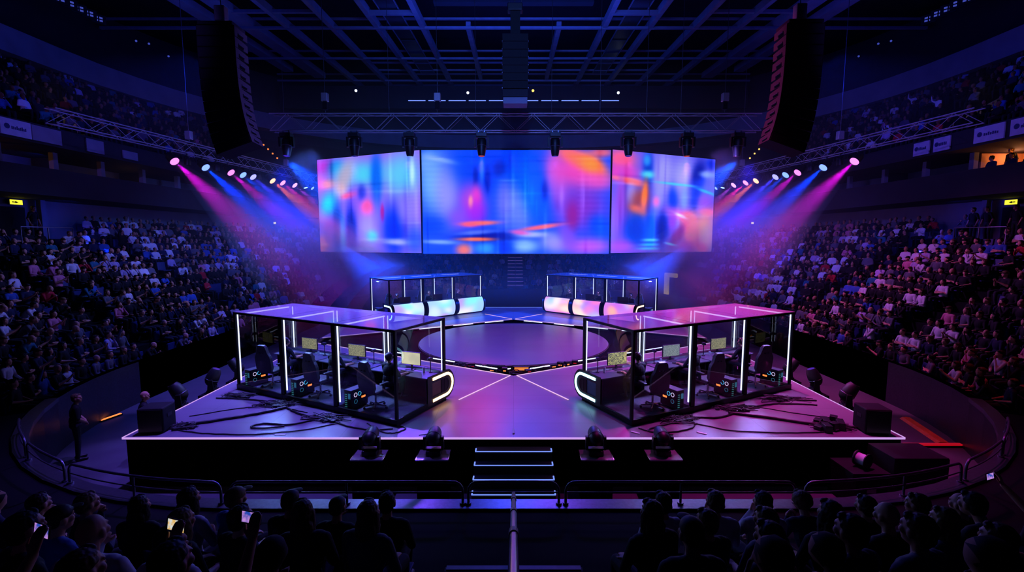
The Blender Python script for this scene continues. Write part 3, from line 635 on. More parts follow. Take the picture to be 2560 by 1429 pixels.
# ------------------------------------------------------------------ big screens
M['screen'] = attr_emit('led_screen_picture', 1.02)
BL = dict(
 left=((150, 122, 230), (797, 1054, 377, 634), [
  (815, 400, 34, 22, 0, (190, 70, 200), .9), (850, 402, 24, 22, 0, (45, 150, 220), .85), (806, 440, 26, 22, 0, (222, 95, 190), .9), (826, 447, 24, 13, 0, (255, 140, 66), .95),
  (905, 425, 75, 34, 0, (95, 205, 252), .9), (872, 428, 24, 50, 22, (182, 172, 196), .95), (858, 465, 18, 22, 0, (216, 182, 172), .95), (881, 480, 22, 9, -12, (255, 110, 110), .95),
  (824, 505, 22, 38, 15, (62, 215, 240), .95), (848, 575, 13, 75, 0, (0, 66, 140), .95), (861, 590, 9, 50, 0, (70, 175, 245), .9), (884, 570, 15, 72, 0, (10, 36, 140), .95),
  (898, 490, 16, 40, 0, (150, 100, 220), .6), (914, 474, 11, 22, 0, (50, 66, 190), .85), (926, 515, 17, 22, 0, (255, 92, 130), .95), (926, 590, 26, 60, 0, (170, 160, 250), .85), (937, 590, 15, 15, 0, (110, 210, 250), .9),
  (952, 440, 15, 70, 0, (15, 90, 205), .9), (1012, 435, 44, 55, 0, (112, 200, 255), .9), (1036, 430, 6, 36, 0, (205, 240, 240), .8), (964, 530, 5, 24, 0, (190, 20, 90), .9), (990, 575, 28, 70, 0, (16, 60, 205), .95), (1022, 520, 22, 46, 0, (150, 142, 250), .8),
  (1000, 606, 34, 9, 3, (180, 180, 250), .85), (1040, 600, 24, 40, 0, (30, 90, 215), .6), (804, 612, 20, 28, 30, (255, 150, 92), .95), (822, 575, 16, 46, 0, (135, 90, 190), .7), (880, 626, 60, 6, 0, (120, 170, 240), .4)]),
 centre=((58, 96, 232), (1058, 1523, 374, 634), [
  (1085, 450, 36, 80, 0, (140, 190, 255), .85), (1072, 405, 20, 28, 0, (130, 170, 250), .8), (1120, 480, 32, 80, 0, (165, 160, 252), .85), (1105, 398, 40, 7, 12, (165, 190, 255), .8),
  (1245, 412, 105, 60, 0, (14, 78, 218), .95), (1190, 440, 7, 24, 0, (15, 50, 170), .85), (1220, 450, 8, 34, 0, (12, 48, 175), .85), (1206, 420, 6, 34, 0, (90, 140, 240), .7), (1250, 420, 16, 20, 0, (10, 44, 160), .7),
  (1180, 500, 34, 46, 0, (200, 90, 205), .8), (1192, 490, 12, 26, 0, (225, 90, 200), .8), (1178, 504, 6, 16, 0, (255, 180, 160), .95), (1150, 545, 30, 30, 0, (150, 100, 230), .8), (1192, 530, 26, 34, 0, (170, 60, 220), .7),
  (1202, 556, 48, 6, -2, (255, 128, 118), .95), (1175, 560, 20, 6, 0, (255, 110, 130), .8), (1225, 590, 90, 14, 0, (8, 30, 140), .85), (1192, 597, 50, 5, 0, (255, 130, 80), .95), (1160, 624, 21, 16, 0, (232, 132, 108), .95), (1190, 580, 50, 6, -4, (130, 150, 245), .7),
  (1100, 604, 44, 6, 2, (150, 182, 255), .85), (1080, 560, 40, 24, 0, (30, 80, 215), .6), (1215, 620, 30, 14, 0, (90, 180, 240), .7), (1300, 515, 34, 70, 0, (135, 152, 255), .8), (1260, 500, 20, 60, 0, (150, 140, 245), .6),
  (1335, 475, 34, 80, -12, (16, 106, 240), .9), (1362, 470, 9, 28, 0, (14, 50, 180), .9), (1400, 508, 14, 14, 0, (20, 60, 200), .95), (1320, 430, 40, 40, 0, (30, 100, 230), .7), (1395, 470, 26, 70, -12, (165, 110, 225), .85), (1385, 420, 18, 40, 0, (170, 120, 240), .8),
  (1435, 425, 70, 50, 25, (232, 96, 180), .9), (1450, 400, 75, 20, 28, (255, 128, 105), .95), (1478, 410, 34, 22, 40, (255, 148, 76), .95), (1500, 380, 30, 12, 0, (240, 120, 120), .8), (1490, 450, 40, 22, 8, (235, 110, 190), .8), (1455, 520, 60, 56, 0, (145, 72, 190), .85), (1430, 540, 16, 40, 0, (150, 50, 140), .7),
  (1500, 565, 26, 34, -35, (36, 92, 222), .95), (1355, 566, 54, 6, -8, (255, 122, 130), .95), (1330, 585, 40, 8, 0, (190, 200, 255), .85), (1300, 580, 24, 6, 6, (230, 110, 190), .8), (1312, 614, 36, 18, 0, (155, 195, 255), .9), (1385, 605, 34, 26, 20, (178, 170, 255), .8), (1470, 615, 60, 22, 0, (205, 112, 225), .85), (1420, 590, 20, 40, -30, (150, 100, 225), .7), (1260, 618, 26, 20, 0, (20, 70, 210), .8)]),
 right=((116, 110, 222), (1527, 1786, 377, 634), [
  (1548, 398, 34, 26, 0, (245, 112, 150), .95), (1548, 432, 44, 22, 0, (222, 94, 192), .9), (1562, 448, 42, 6, 6, (255, 142, 150), .95), (1572, 455, 30, 7, 10, (255, 120, 110), .8), (1545, 540, 22, 70, 0, (152, 102, 222), .85), (1572, 485, 14, 30, 0, (170, 160, 240), .8), (1548, 480, 10, 50, 0, (165, 100, 215), .7),
  (1612, 420, 14, 46, 0, (18, 60, 180), .9), (1611, 432, 17, 11, 0, (100, 220, 255), .95), (1608, 396, 9, 16, 0, (80, 170, 240), .8), (1592, 505, 24, 40, 10, (160, 82, 70), .85), (1604, 488, 8, 42, 4, (250, 140, 80), .95), (1588, 524, 20, 11, 25, (250, 128, 66), .95),
  (1650, 425, 24, 56, 0, (170, 168, 250), .9), (1640, 490, 13, 70, 0, (160, 160, 250), .85), (1676, 490, 12, 36, 0, (20, 66, 205), .95), (1700, 430, 30, 50, 0, (172, 172, 250), .9), (1705, 490, 10, 40, 0, (140, 165, 250), .85), (1740, 430, 20, 50, 10, (20, 40, 150), .95), (1735, 490, 12, 40, 10, (12, 40, 140), .8), (1765, 420, 22, 10, 0, (150, 172, 245), .95), (1775, 390, 16, 16, 0, (20, 60, 200), .7),
  (1684, 452, 56, 3.4, 3, (95, 200, 255), .95), (1766, 468, 32, 4.2, 17, (70, 190, 255), .95), (1762, 497, 24, 22, 0, (152, 90, 212), .85), (1586, 575, 30, 44, 0, (8, 70, 182), .95), (1622, 580, 14, 50, 0, (20, 112, 240), .9), (1650, 570, 18, 50, 0, (10, 30, 130), .95), (1633, 500, 9, 14, 0, (240, 130, 190), .8),
  (1768, 523, 26, 11, 3, (232, 112, 192), .95), (1700, 535, 44, 16, 20, (225, 110, 180), .8), (1720, 545, 22, 26, 0, (255, 120, 80), .9), (1765, 580, 34, 56, 0, (255, 188, 122), .95), (1728, 590, 24, 44, -25, (255, 136, 100), .9), (1694, 534, 22, 4, 24, (215, 205, 250), .95), (1690, 590, 13, 32, 28, (112, 18, 66), .9), (1676, 550, 12, 30, 0, (160, 80, 200), .8), (1715, 620, 26, 18, 0, (190, 90, 190), .85), (1758, 622, 18, 12, 45, (255, 110, 100), .8),
  (1622, 601, 20, 4, 0, (110, 205, 255), .95), (1620, 613, 24, 3.4, 0, (90, 200, 255), .9), (1618, 624, 28, 4, 0, (100, 205, 255), .85), (1672, 612, 18, 2.6, 14, (120, 215, 255), .9), (1550, 618, 34, 18, 0, (180, 102, 222), .85), (1600, 630, 50, 5, 0, (150, 90, 200), .6)]))
def blob_field(base, blobs, X, Y):
    c = np.broadcast_to(np.array(base, float), X.shape+(3,)).copy()
    for cx, cy, rx, ry, rot, col, al in blobs:
        a = math.radians(rot); dx, dy = X-cx, Y-cy; u = (dx*math.cos(a)+dy*math.sin(a))/rx; v = (-dx*math.sin(a)+dy*math.cos(a))/ry
        w = (al*np.exp(-((u*u+v*v)**1.35)))[..., None]; c = c*(1-w)+np.array(col)*w
    s = np.sin(Y*2.9)*3*(np.sin(X*.03+1) > .2); 
    r = np.random.default_rng(len(blobs)); st = np.zeros(X.shape)      # soft vertical and horizontal smears of the moving picture
    for i in range(26):
        x0, w, y0, h = r.uniform(X.min(), X.max()), r.uniform(1.5, 7), r.uniform(Y.min(), Y.max()), r.uniform(25, 80); st += r.uniform(-26, 26)*np.exp(-((X-x0)/w)**2-((Y-y0)/h)**2)
    for i in range(16):
        x0, w, y0, h = r.uniform(X.min(), X.max()), r.uniform(20, 60), r.uniform(Y.min(), Y.max()), r.uniform(1.5, 3.5); st += r.uniform(-20, 24)*np.exp(-((X-x0)/w)**2-((Y-y0)/h)**2)
    c = c+st[..., None]*np.array([.8, .95, 1.0]); mn = c.mean(-1, keepdims=True); c = mn+(c-mn)*1.15; c = c+(c-146)*.24
    c = np.clip(c+s[..., None], 0, 255)/255
    return np.where(c <= .04045, c/12.92, ((c+.055)/1.055)**2.4)
def big_screen(key, a, b, z0, z1, label, nx=150, nz=90):
    base, (px0, px1, py0, py1), bl = BL[key]
    a = Vector((*a, 0)); b = Vector((*b, 0)); d = (b-a); L = d.length; d.normalize()
    o = thing('led_screen', label, 'screen', (a.x, a.y, z0), math.atan2(d.y, d.x), 'hanging LED screens'); H = z1-z0
    m = MB(); m.add([(L*i/nx, -.004, H*j/nz) for j in range(nz+1) for i in range(nx+1)], [(j*(nx+1)+i, j*(nx+1)+i+1, (j+1)*(nx+1)+i+1, (j+1)*(nx+1)+i) for j in range(nz) for i in range(nx)])
    p = m.build('display', M['screen'], o); sol = p.modifiers.new('thick', 'SOLIDIFY'); sol.thickness = .03; sol.offset = 1 if False else -1
    X, Y = np.meshgrid(px0+(px1-px0)*np.arange(nx+1)/nx, py1-(py1-py0)*np.arange(nz+1)/nz)
    f = blob_field(base, bl, X, Y); rgba = np.concatenate([f, np.ones(f.shape[:2]+(1,))], -1).astype(np.float32)
    p.data.color_attributes.new('Col', 'FLOAT_COLOR', 'POINT').data.foreach_set('color', rgba.ravel())
    fr = MB(); fr.box(-.03, L+.03, .04, .22, -.03, H+.03); fr.build('cabinet_back', M['matte'], o)
    fr = MB()
    for x in (-.06, L+.001): fr.box(x, x+.059, -.01, .22, -.06, H+.06)
    fr.box(-.06, L+.06, -.01, .22, H+.001, H+.06); fr.box(-.06, L+.06, -.01, .22, -.06, -.001); fr.build('frame', M['black'], o)
    return o
big_screen('centre', (-6.4, 32.7), (6.75, 32.7), 4.75, 11.93, 'wide centre LED screen showing blurred blue and pink shapes above the stage', 210, 100)
big_screen('left', (-15.35, 36.7), (-6.53, 32.72), 4.8, 11.93, 'angled left LED screen with a cyan and purple blur and orange lower corner')
big_screen('right', (6.88, 32.72), (15.75, 36.7), 4.8, 11.97, 'angled right LED screen with a violet blur and orange lower corner')

# ------------------------------------------------------------------ trusses
def truss(label, p, q, w, h, bay, cat='truss'):
    p = Vector(p); q = Vector(q); d = (q-p); L = d.length; d.normalize(); rz = math.atan2(d.y, d.x)
    o = thing('lighting_truss', label, cat, p, rz, 'lighting trusses')
    cs = [(y, z) for y in (-w/2, w/2) for z in (0, h)]
    for y, z in cs: MB().cyl((0, y, z), (L, y, z), .03, n=8).build('chord', M['truss'], o)
    n = int(L/bay)
    for y in (-w/2, w/2):
        b = MB()
        for i in range(n): x0, x1 = L*i/n, L*(i+1)/n; b.cyl((x0, y, h if i % 2 else 0), (x1, y, 0 if i % 2 else h), .015, n=5)
        b.build('side_lattice', M['truss'], o)
    for z in (0, h):
        b = MB()
        for i in range(n): x0, x1 = L*i/n, L*(i+1)/n; b.cyl((x0, -w/2 if i % 2 else w/2, z), (x1, w/2 if i % 2 else -w/2, z), .013, n=5)
        b.build('cross_lattice', M['truss'], o)
    return o
TY = 25.0
truss('long straight front truss hanging above the big screens', (-12.75, TY, 11.42), (12.95, TY, 11.42), .5, .86, .9)
TL = ((-20.0, 20.5), (-17.2, 42.5)); TZ = 10.75
truss('left side truss carrying spotlights over the left stand', (*TL[0], TZ), (*TL[1], TZ), .55, .62, .8)
truss('right side truss carrying spotlights over the right stand', (-TL[0][0]+.1, TL[0][1], TZ), (-TL[1][0]+.1, TL[1][1], TZ), .55, .62, .8)

def moving_head(label, loc, rz, tilt, up=False, s=1.0, group='moving head lights on the front truss', lensmat=None):
    """hanging (or standing when up) moving head; origin at the base plate"""
    o = thing('moving_head_light', label, 'stage light', loc, rz, group); k = 1 if up else -1
    b = MB(); b.box(-.22*s, .22*s, -.16*s, .16*s, *sorted((0, k*.16*s))); b.build('base', M['plastic'], o, bev=.02)
    y = MB()
    for sx in (-1, 1): y.prism([(-.1*s, k*.17*s), (.1*s, k*.17*s), (.07*s, k*.56*s), (-.07*s, k*.56*s)], sx*.27*s-.035*s, sx*.27*s+.035*s, 'x')
    y.box(-.3*s, .3*s, -.1*s, .1*s, *sorted((k*.161*s, k*.21*s))); y.build('yoke', M['black'], o, bev=.012)
    R = Tr(0, 0, k*.5*s) @ Matrix.Rotation(tilt, 4, 'X')
    h = MB(); prof = [(.11, -.3), (.16, -.28), (.19, -.2), (.195, 0), (.19, .1), (.155, .34), (.135, .42)] if not up else [(.03, -.24), (.11, -.215), (.18, -.15), (.225, -.04), (.225, .1), (.2, .3), (.15, .42)]; n = 18; vs = []
    for r, t in prof: vs += [R @ Vector((r*s*math.cos(2*PI*i/n), r*s*math.sin(2*PI*i/n), -t*s)) for i in range(n)]
    h.add(vs, [(j*n+i, j*n+(i+1) % n, (j+1)*n+(i+1) % n, (j+1)*n+i) for j in range(len(prof)-1) for i in range(n)], True)
    h.add(vs[:n], [tuple(range(n))]); h.add(vs[-n:], [tuple(range(n))]); hd = h.build('head', M['plastic'], o)
    r = MB()
    rr = .196 if not up else .226
    r.tube([R @ Vector((rr*s*math.cos(2*PI*i/24), rr*s*math.sin(2*PI*i/24), -.02*s)) for i in range(24)], .012*s, 6, True); r.build('trim_ring', M['steel'], hd)
    l = MB(); l.cyl(R @ Vector((0, 0, -.421*s)), R @ Vector((0, 0, -.432*s)), .12*s, n=18); l.build('lens', lensmat or M['lens'], hd)
    if not up:
        c = MB(); 
        for x in (-.12, .12): c.box(x*s-.03, x*s+.03, -.04, .04, .001, .12)
        c.build('clamp', M['steel'], o)
    return o
for i, x in enumerate((-11.9, -8.35, -5.45, -1.68, 2.18, 6.02, 9.1, 11.75)):
    moving_head(f'large black moving head hanging from the front truss, {ordinal(i+1)} from its left end', (x, TY-.25, 11.28), .0, -.05+.1*((i*37) % 5-2)/2, s=1.28)
# floor heads on risers before the stage
for i, (x, g) in enumerate(((-3.2, 'leftmost'), (-1.78, 'next to the left of the steps'), (1.83, 'next to the right of the steps'), (3.32, 'rightmost'))):
    o = thing('light_riser', f'black riser with a bright-edged top, {g} before the stage', 'riser', (x, 9.83, 0), 0, 'risers before the stage')
    MB().box(-.34, .34, -.24, .24, 0, .93).build('body', M['skirt'], o); MB().box(-.35, .35, -.25, .25, .931, .95).build('top', M['stage'], o)
    for k in (-1, 1): MB().box(k*.355-.008, k*.355+.008, -.25, .25, .93, .955).build('edge_trim', M['chrome'], o)
    MB().box(-.35, .35, -.262, -.251, .93, .955).build('edge_trim', M['chrome'], o)
    moving_head(f'black moving head standing on the {g} front riser', (x, 9.85,   .9505), 0, PI/2+.22, up=True, s=.74, group='moving heads before the stage')
# heads beside the stage
for k, side in ((-1, 'left'), (1, 'right')):
    for i, (y, t) in enumerate(((12.9, .5), (14.3, -.4), (15.7, .6))):
        x = k*9.62
        o = MB().box(x-.28, x+.28, y-.3, y+.3, 0, .85).build('flight_case', M['matte'], bev=.015, label=f'black flight case beside the {side} stage edge, {ordinal(i+1)} from the front', cat='case', group='flight cases beside the stage')
        moving_head(f'black moving head on a case beside the {side} stage edge, {ordinal(i+1)} from the front', (x, y, .8505), k*1.2, PI+t, up=True, s=.86, group='moving heads beside the stage')
# side truss spots: (distance fraction, colour word, rgb, lit)
SPOTS = [(0.27, 'magenta', (205, 10, 215)), (.37, 'blue', (0, 50, 255)), (.465, 'magenta', (190, 10, 200)), (.515, 'blue', (0, 60, 255)), (.56, 'violet blue', (50, 50, 255)), (.655, 'orange', (255, 110, 40)), (.71, 'pink', (255, 40, 150)), (.78, 'mauve', (170, 60, 220)), (.86, 'small blue', (70, 130, 255)), (.9, 'blue end', (20, 60, 255))]
def spot_lamp(label, loc, aim, rgb, lit=True, s=1.0):
    loc = Vector(loc); d = (Vector(aim)-loc).normalized(); o = thing('spotlight', label, 'stage light', loc, 0, 'spotlights on the side trusses')
    q = d.to_track_quat('-Z', 'Y').to_matrix().to_4x4(); c = Tr(0, 0, -.42)
    MB().box(-.05, .05, -.04, .04, -.1, -.0005).build('clamp', M['steel'], o)
    u = MB(); u.tube([(-.24*s, 0, -.44), (-.24*s, 0, -.2), (-.16*s, 0, -.12), (.16*s, 0, -.12), (.24*s, 0, -.2), (.24*s, 0, -.44)], .018, 6); u.build('yoke', M['black'], o)
    h = MB(); n = 20; prof = [(.06, .22), (.13, .2), (.17, .08), (.19, -.12), (.2, -.24)]; vs = []
    for r, t in prof: vs += [c @ q @ Vector((r*s*math.cos(2*PI*i/n), r*s*math.sin(2*PI*i/n), t*s)) for i in range(n)]
    h.add(vs, [(j*n+i, j*n+(i+1) % n, (j+1)*n+(i+1) % n, (j+1)*n+i) for j in range(4) for i in range(n)], True); h.add(vs[:n], [tuple(range(n))]); h.build('barrel', M['plastic'], o)
    l = MB(); l.cyl(c @ q @ Vector((0, 0, -.2*s)), c @ q @ Vector((0, 0, -.225*s)), .185*s, n=24); 
    key = 'lamp_%d_%d_%d' % rgb
    if key not in M: M[key] = emit(key, tuple(int(105+x*.58) for x in rgb), 2.6)
    l.build('lens', M[key] if lit else M['lens'], o)
    return c @ q, loc, d
SPOTLIGHTS = []
for k, side in ((-1, 'left'), (1, 'right')):
    for i, (t, cw, rgb) in enumerate(SPOTS):
        x = -k*(TL[0][0]+(TL[1][0]-TL[0][0])*t); x = k*abs(TL[0][0]+(TL[1][0]-TL[0][0])*t)+(0 if k < 0 else .1); y = TL[0][1]+(TL[1][1]-TL[0][1])*t
        aim = (x-k*8.2, y-2.0+.1*i, 3.5) if i != 8 else (x-k*3, y-1, 3)
        L = Vector((x, y, TZ-.04)); spot_lamp(f'lit {cw} spotlight, {ordinal(i+1)} from the near end of the {side} truss', L, aim, rgb, True, 1.3 if i < 8 else .9)
        SPOTLIGHTS.append((L+Vector((0, 0, -.42)), Vector(aim), rgb, i))
    for i, t in enumerate((.32, .42, .6, .83)):
        x = k*abs(TL[0][0]+(TL[1][0]-TL[0][0])*t); y = TL[0][1]+(TL[1][1]-TL[0][1])*t
        spot_lamp(f'unlit black spotlight, {ordinal(i+1)} unlit from the near end of the {side} truss', (x, y, TZ-.04), (x+k*.5, y, 3), (1, 1, 1), False, .9)

# ------------------------------------------------------------------ hung loudspeakers
def line_array(label, x, y, zt, n, w, ch, curve, side):
    o = thing('line_array_speaker', label, 'loudspeaker', (x, y, zt), 0, 'hung loudspeaker columns')
    MB().box(-w*.45, w*.45, -.4, .35, .02, .12).build('rigging_frame', M['black'], o); z = 0; yy = 0; a = 0
    px = 0
    for i in range(n):
        a = curve*(i/n)**2.0; R = Tr(px, yy, z) @ Matrix.Rotation(-a*.3, 4, 'X') @ Matrix.Rotation(side*a, 4, 'Y')
        c = MB(); c.prism([(-.38, -ch+.012), (.34, -ch+.05), (.34, -.05), (-.38, -.004)], -w/2, w/2, 'x'); c.v = [tuple(R @ Vector(v)) for v in c.v]; cb = c.build('cabinet', M['matte'], o)
        g = MB(); g.box(-w/2+.03, w/2-.03, -.392, -.381, -ch+.03, -.03); g.v = [tuple(R @ Vector(v)) for v in g.v]; g.build('grille', M['plastic'], cb)
        hh = MB(); 
        for sx in (-1, 1): hh.box(sx*(w/2+.012)-.012, sx*(w/2+.012)+.012, -.2, .1, -ch*.62, -ch*.5)
        hh.v = [tuple(R @ Vector(v)) for v in hh.v]; hh.build('handle', M['steel'], cb)
        e = R @ Vector((0, 0, -ch)); px, yy, z = e.x, e.y, e.z
    return o
line_array('left tall black curved line array hanging before the left stand', -9.65, 16, 12.62, 12, 1.24, .335, .42, -1)
line_array('right tall black curved line array hanging before the right stand', 9.45, 16, 12.68, 12, 1.24, .335, .42, 1)
o = thing('centre_speaker_cluster', 'black centre loudspeaker column hanging from the roof above the truss', 'loudspeaker', (.07, 20, 11.3), 0, 'hung loudspeaker columns')
for i in range(7):
    c = MB().box(-.53, .53, -.35, .35, .62+.31*i, .62+.31*i+.3).build('cabinet', M['matte'], o, bev=.01)
    h = MB()
    for k in (-1, 1): h.box(k*.54-.01, k*.54+.01, -.12, -.02, .7+.31*i, .74+.31*i)
    h.build('handle', M['steel'], c)
MB().box(-.5, .5, -.33, .33, .02, .28).build('lower_unit', M['wallblue'], o, bev=.01); MB().box(-.52, .52, -.34, .34, .3, .6).build('lower_unit', M['dark'], o, bev=.01)
MB().box(-.2, .2, -.15, .15, 2.8, 3.75).build('hanging_bracket', M['matte'], o); MB().box(-.32, .3, -.2, .2, 3.76, 4.05).build('hoist_motor', M['black'], o, bev=.03)
for x in (-.25, -.02, .25): MB().cyl((x, 0, 4.05), (x, 0, 8.6), .018, n=6).build('suspension_cable', M['steel'], o)
# hoists with chains for trusses and arrays
HO = [(-9.9, TY, 12.4), (-6.55, TY, 12.35), (-4.0, TY, 12.4), (-2.0, TY, 12.3), (2.0, TY, 12.3), (4.55, TY, 12.4), (7.0, TY, 12.4), (8.8, TY, 12.4), (11.1, TY, 12.4)]
for i, (x, y, z) in enumerate(HO):
    o = thing('chain_hoist', f'chain hoist holding up the front truss, {ordinal(i+1)} from its left end', 'hoist', (x, y, z), 0, 'chain hoists')
    big = i in (0, 2, 8); zz = .55 if big else .04
    if big: MB().box(-.17, .17, -.13, .13, zz, zz+.42).build('motor', M['truss'], o, bev=.03); MB().box(-.12, .12, -.1, .1, .12, zz-.01).build('chain_bag', M['drape'], o, bev=.03)
    MB().cyl((0, 0, 0), (0, 0, 8.6), .014 if not big else .017, n=6).build('chain', M['steel'], o)
for i, (x, y, z, nm) in enumerate(((-18.9, 27.5, TZ+.66, 'left side truss'), (-17.9, 37, TZ+.66, 'left side truss'), (19.0, 27.5, TZ+.66, 'right side truss'), (18.0, 37, TZ+.66, 'right side truss'), (-9.65, 16, 12.76, 'left line array'), (9.45, 16, 12.82, 'right line array'))):
    o = thing('chain_hoist', f'chain hoist holding the {nm}, {"nearer the camera" if i in (0, 2) else "farther away" if i in (1, 3) else "above its top cabinet"}', 'hoist', (x, y, z), 0, 'chain hoists')
    MB().box(-.17, .17, -.13, .13, .12, .6).build('motor', M['truss'], o, bev=.03); MB().cyl((0, 0, 0), (0, 0, 8.6), .016, n=6).build('chain', M['steel'], o)
# ------------------------------------------------------------------ seating bowl
RC = 8.7; SX = 4.5; YN, YF = 15.85, 31.5      # corner radius, corner centres
def bowl(u, full=True, step=1.2, y_from=None):
    """ring of (point, outward normal) at offset u from the arena barrier, from near centre round the left, far end, right"""
    r = RC+u; out = []
    def seg(a, b, n):
        k = max(1, int((Vector(b)-Vector(a)).length/step))
        for i in range(k): t = i/k; out.append(((a[0]+(b[0]-a[0])*t, a[1]+(b[1]-a[1])*t), n))
    def arc(c, a0, a1):
        k = 14
        for i in range(k): a = a0+(a1-a0)*i/k; out.append(((c[0]+r*math.cos(a), c[1]+r*math.sin(a)), (math.cos(a), math.sin(a))))
    seg((0, YN-r), (-SX, YN-r), (0, -1)); arc((-SX, YN), -PI/2, -PI); seg((-SX-r, YN), (-SX-r, YF), (-1, 0)); arc((-SX, YF), PI, PI/2)
    seg((-SX, YF+r), (SX, YF+r), (0, 1)); arc((SX, YF), PI/2, 0); seg((SX+r, YF), (SX+r, YN), (1, 0)); arc((SX, YN), 0, -PI/2); seg((SX, YN-r), (0, YN-r), (0, -1)); out.append(((0, YN-r), (0, -1)))
    if y_from is not None: out = [p for p in out if p[0][1] >= y_from]
    return out
def ring(prof, name, m, y_from=None, label=None, closed=False):
    """sweep a (u, z) outline round the bowl"""
    b = MB(); rows = [[(p[0][0], p[0][1], z) for p in bowl(u)] for u, z in prof]; base = bowl(prof[0][0])
    keep = [i for i in range(len(base)) if y_from is None or base[i][0][1] >= y_from]
    rows = [[r[i] for i in keep] for r in rows]
    for i in range(len(rows)-1+(1 if closed else 0)): b.strip(rows[i], rows[(i+1) % len(rows)])
    if closed and y_from is not None:
        b.add([r[0] for r in rows], [tuple(range(len(rows)))]); b.add([r[-1] for r in rows], [tuple(reversed(range(len(rows))))])
    return struct(name, b, m, label)
def rowz(k): return .6+.43*k
def rowu(k): return .6+.8*k
def near_w(p):
    """0 on the side stands, 1 on the end stand below the camera"""
    x, y = p
    return max(0., min(1., (14-y)/5.0))
def floor_z(k, p):
    w = near_w(p); zn = 1.66+.36*(k-2); return rowz(k)*(1-w)+zn*w
# barrier with ledge, walkway, terraces
b = MB(); pr = [(0, 0), (0, 1.45), (.22, 1.45), (.22, .4)]
rows = [[(p[0][0], p[0][1], z) for p in bowl(u)] for u, z in pr]
for i in range(3): b.strip(rows[i], rows[i+1])
struct('wall_barrier', b, M['drape'])


L = [[(p[0][0], p[0][1], z) for p in bowl(u)] for u, z in ((-.03, 1.36), (-.03, 1.47), (.24, 1.47))]; base = bowl(0)
for half in (0, 1):
    ids = [i for i in range(len(base)) if base[i][0][1] < 12.5 and ((i < len(base)/2) == (half == 0))]
    for a in range(2): b.strip([L[a][i] for i in ids], [L[a+1][i] for i in ids])
struct('trim_1', b, M['steel'])
b = MB(); NR = 13
for k in range(NR):
    for nm, (ua, ub) in (('t', (rowu(k)-.32, rowu(k)+.48)),):
        ra = bowl(ua); rb = bowl(ub); ids = list(range(len(ra)))
        va = [(ra[i][0][0], ra[i][0][1], floor_z(k, ra[i][0]) if not (k < 2 and near_w(ra[i][0]) > .5) else 1.44) for i in ids]
        vb = [(rb[i][0][0], rb[i][0][1], va[i][2]) for i in ids]
        zb = [floor_z(k-1, ra[i][0]) if k else .4 for i in ids]
        lo = [(va[i][0], va[i][1], min(va[i][2]-.02, zb[i]-.02)) for i in ids]
        b.strip(lo, va); b.strip(va, vb)
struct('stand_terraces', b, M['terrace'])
# upper structure
ring([(11.0, 5.6), (11.0, 7.85)], 'wall_concourse', M['wallblue'], 5)
ring([(7.9, 7.72), (7.9, 8.95), (8.1, 8.95), (12.0, 8.5), (12.0, 7.7), (7.9, 7.72)], 'balcony_suites', M['dark'], 5)
ring([(12.6, 8.4), (12.6, 10.2)], 'wall_suites', M['wallblue'], 5)
ring([(8.6, 10.12), (8.6, 11.0), (8.75, 11.0), (12.7, 10.7), (12.7, 10.05), (8.6, 10.12)], 'balcony_upper', M['dark'], 5)
b = MB(); UR = 11
for k in range(UR):
    ua, ub = 9.0+.8*k, 9.8+.8*k; z = 10.75+.5*k; ra = [p for p in bowl(ua)]; rb = bowl(ub); ids = [i for i in range(len(ra)) if ra[i][0][1] > 5]
    va = [(ra[i][0][0], ra[i][0][1], z) for i in ids]; vb = [(rb[i][0][0], rb[i][0][1], z) for i in ids]; lo = [(v[0], v[1], z-.5) for v in va]
    b.strip(lo, va); b.strip(va, vb)
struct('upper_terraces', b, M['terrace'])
ring([(18.0, 15.6), (18.0, 18.0)], 'wall_upper', M['dark'], 4)
ring([(16.6, 16.75), (16.6, 18.25), (18.2, 18.25), (18.2, 16.75), (16.6, 16.75)], 'bulkhead', M['wallblue'], 4)
ring([(18.2, 18.2), (18.2, 22.5)], 'wall_roofline', M['dark'], 4)
# suite columns
ci = 0
for k, side in ((-1, 'left'), (1, 'right')):
    for y in (18.4, 21.2, 23.8, 26.5, 29.4, 32.4):
        x = k*(13.2+10.1)
        if y > YF: x = k*(SX+math.sqrt((RC+10.1)**2-(y-YF)**2))
        struct(f'suite_column', MB().box(x-.12, x+.12, y-.12, y+.12, 8.45, 10.1), M['wallblue'])
    for y in (19.8, 25.1, 30.6):
        x = k*(13.2+11.2); struct('suite_partition', MB().box(min(x, x+k*1.3), max(x, x+k*1.3), y-.06, y+.06, 8.45, 10.05), M['dark'])
    for yi, (y, ww) in enumerate(((20.1, 1.5), (25.2, 1.7), (28.0, 1.6))):
        x = k*(13.2+10.25); o = thing('glass_balustrade', f'low glass balustrade of the {side} suites, {ordinal(yi+1)} from the near end', 'balustrade', (x, y, 8.55), 0, 'suite balustrades')
        MB().box(-.012, .012, -ww/2, ww/2, .02, .6).build('pane', M['glass'], o); MB().box(-.03, .03, -ww/2, ww/2, .6, .65).build('handrail', M['steel'], o)
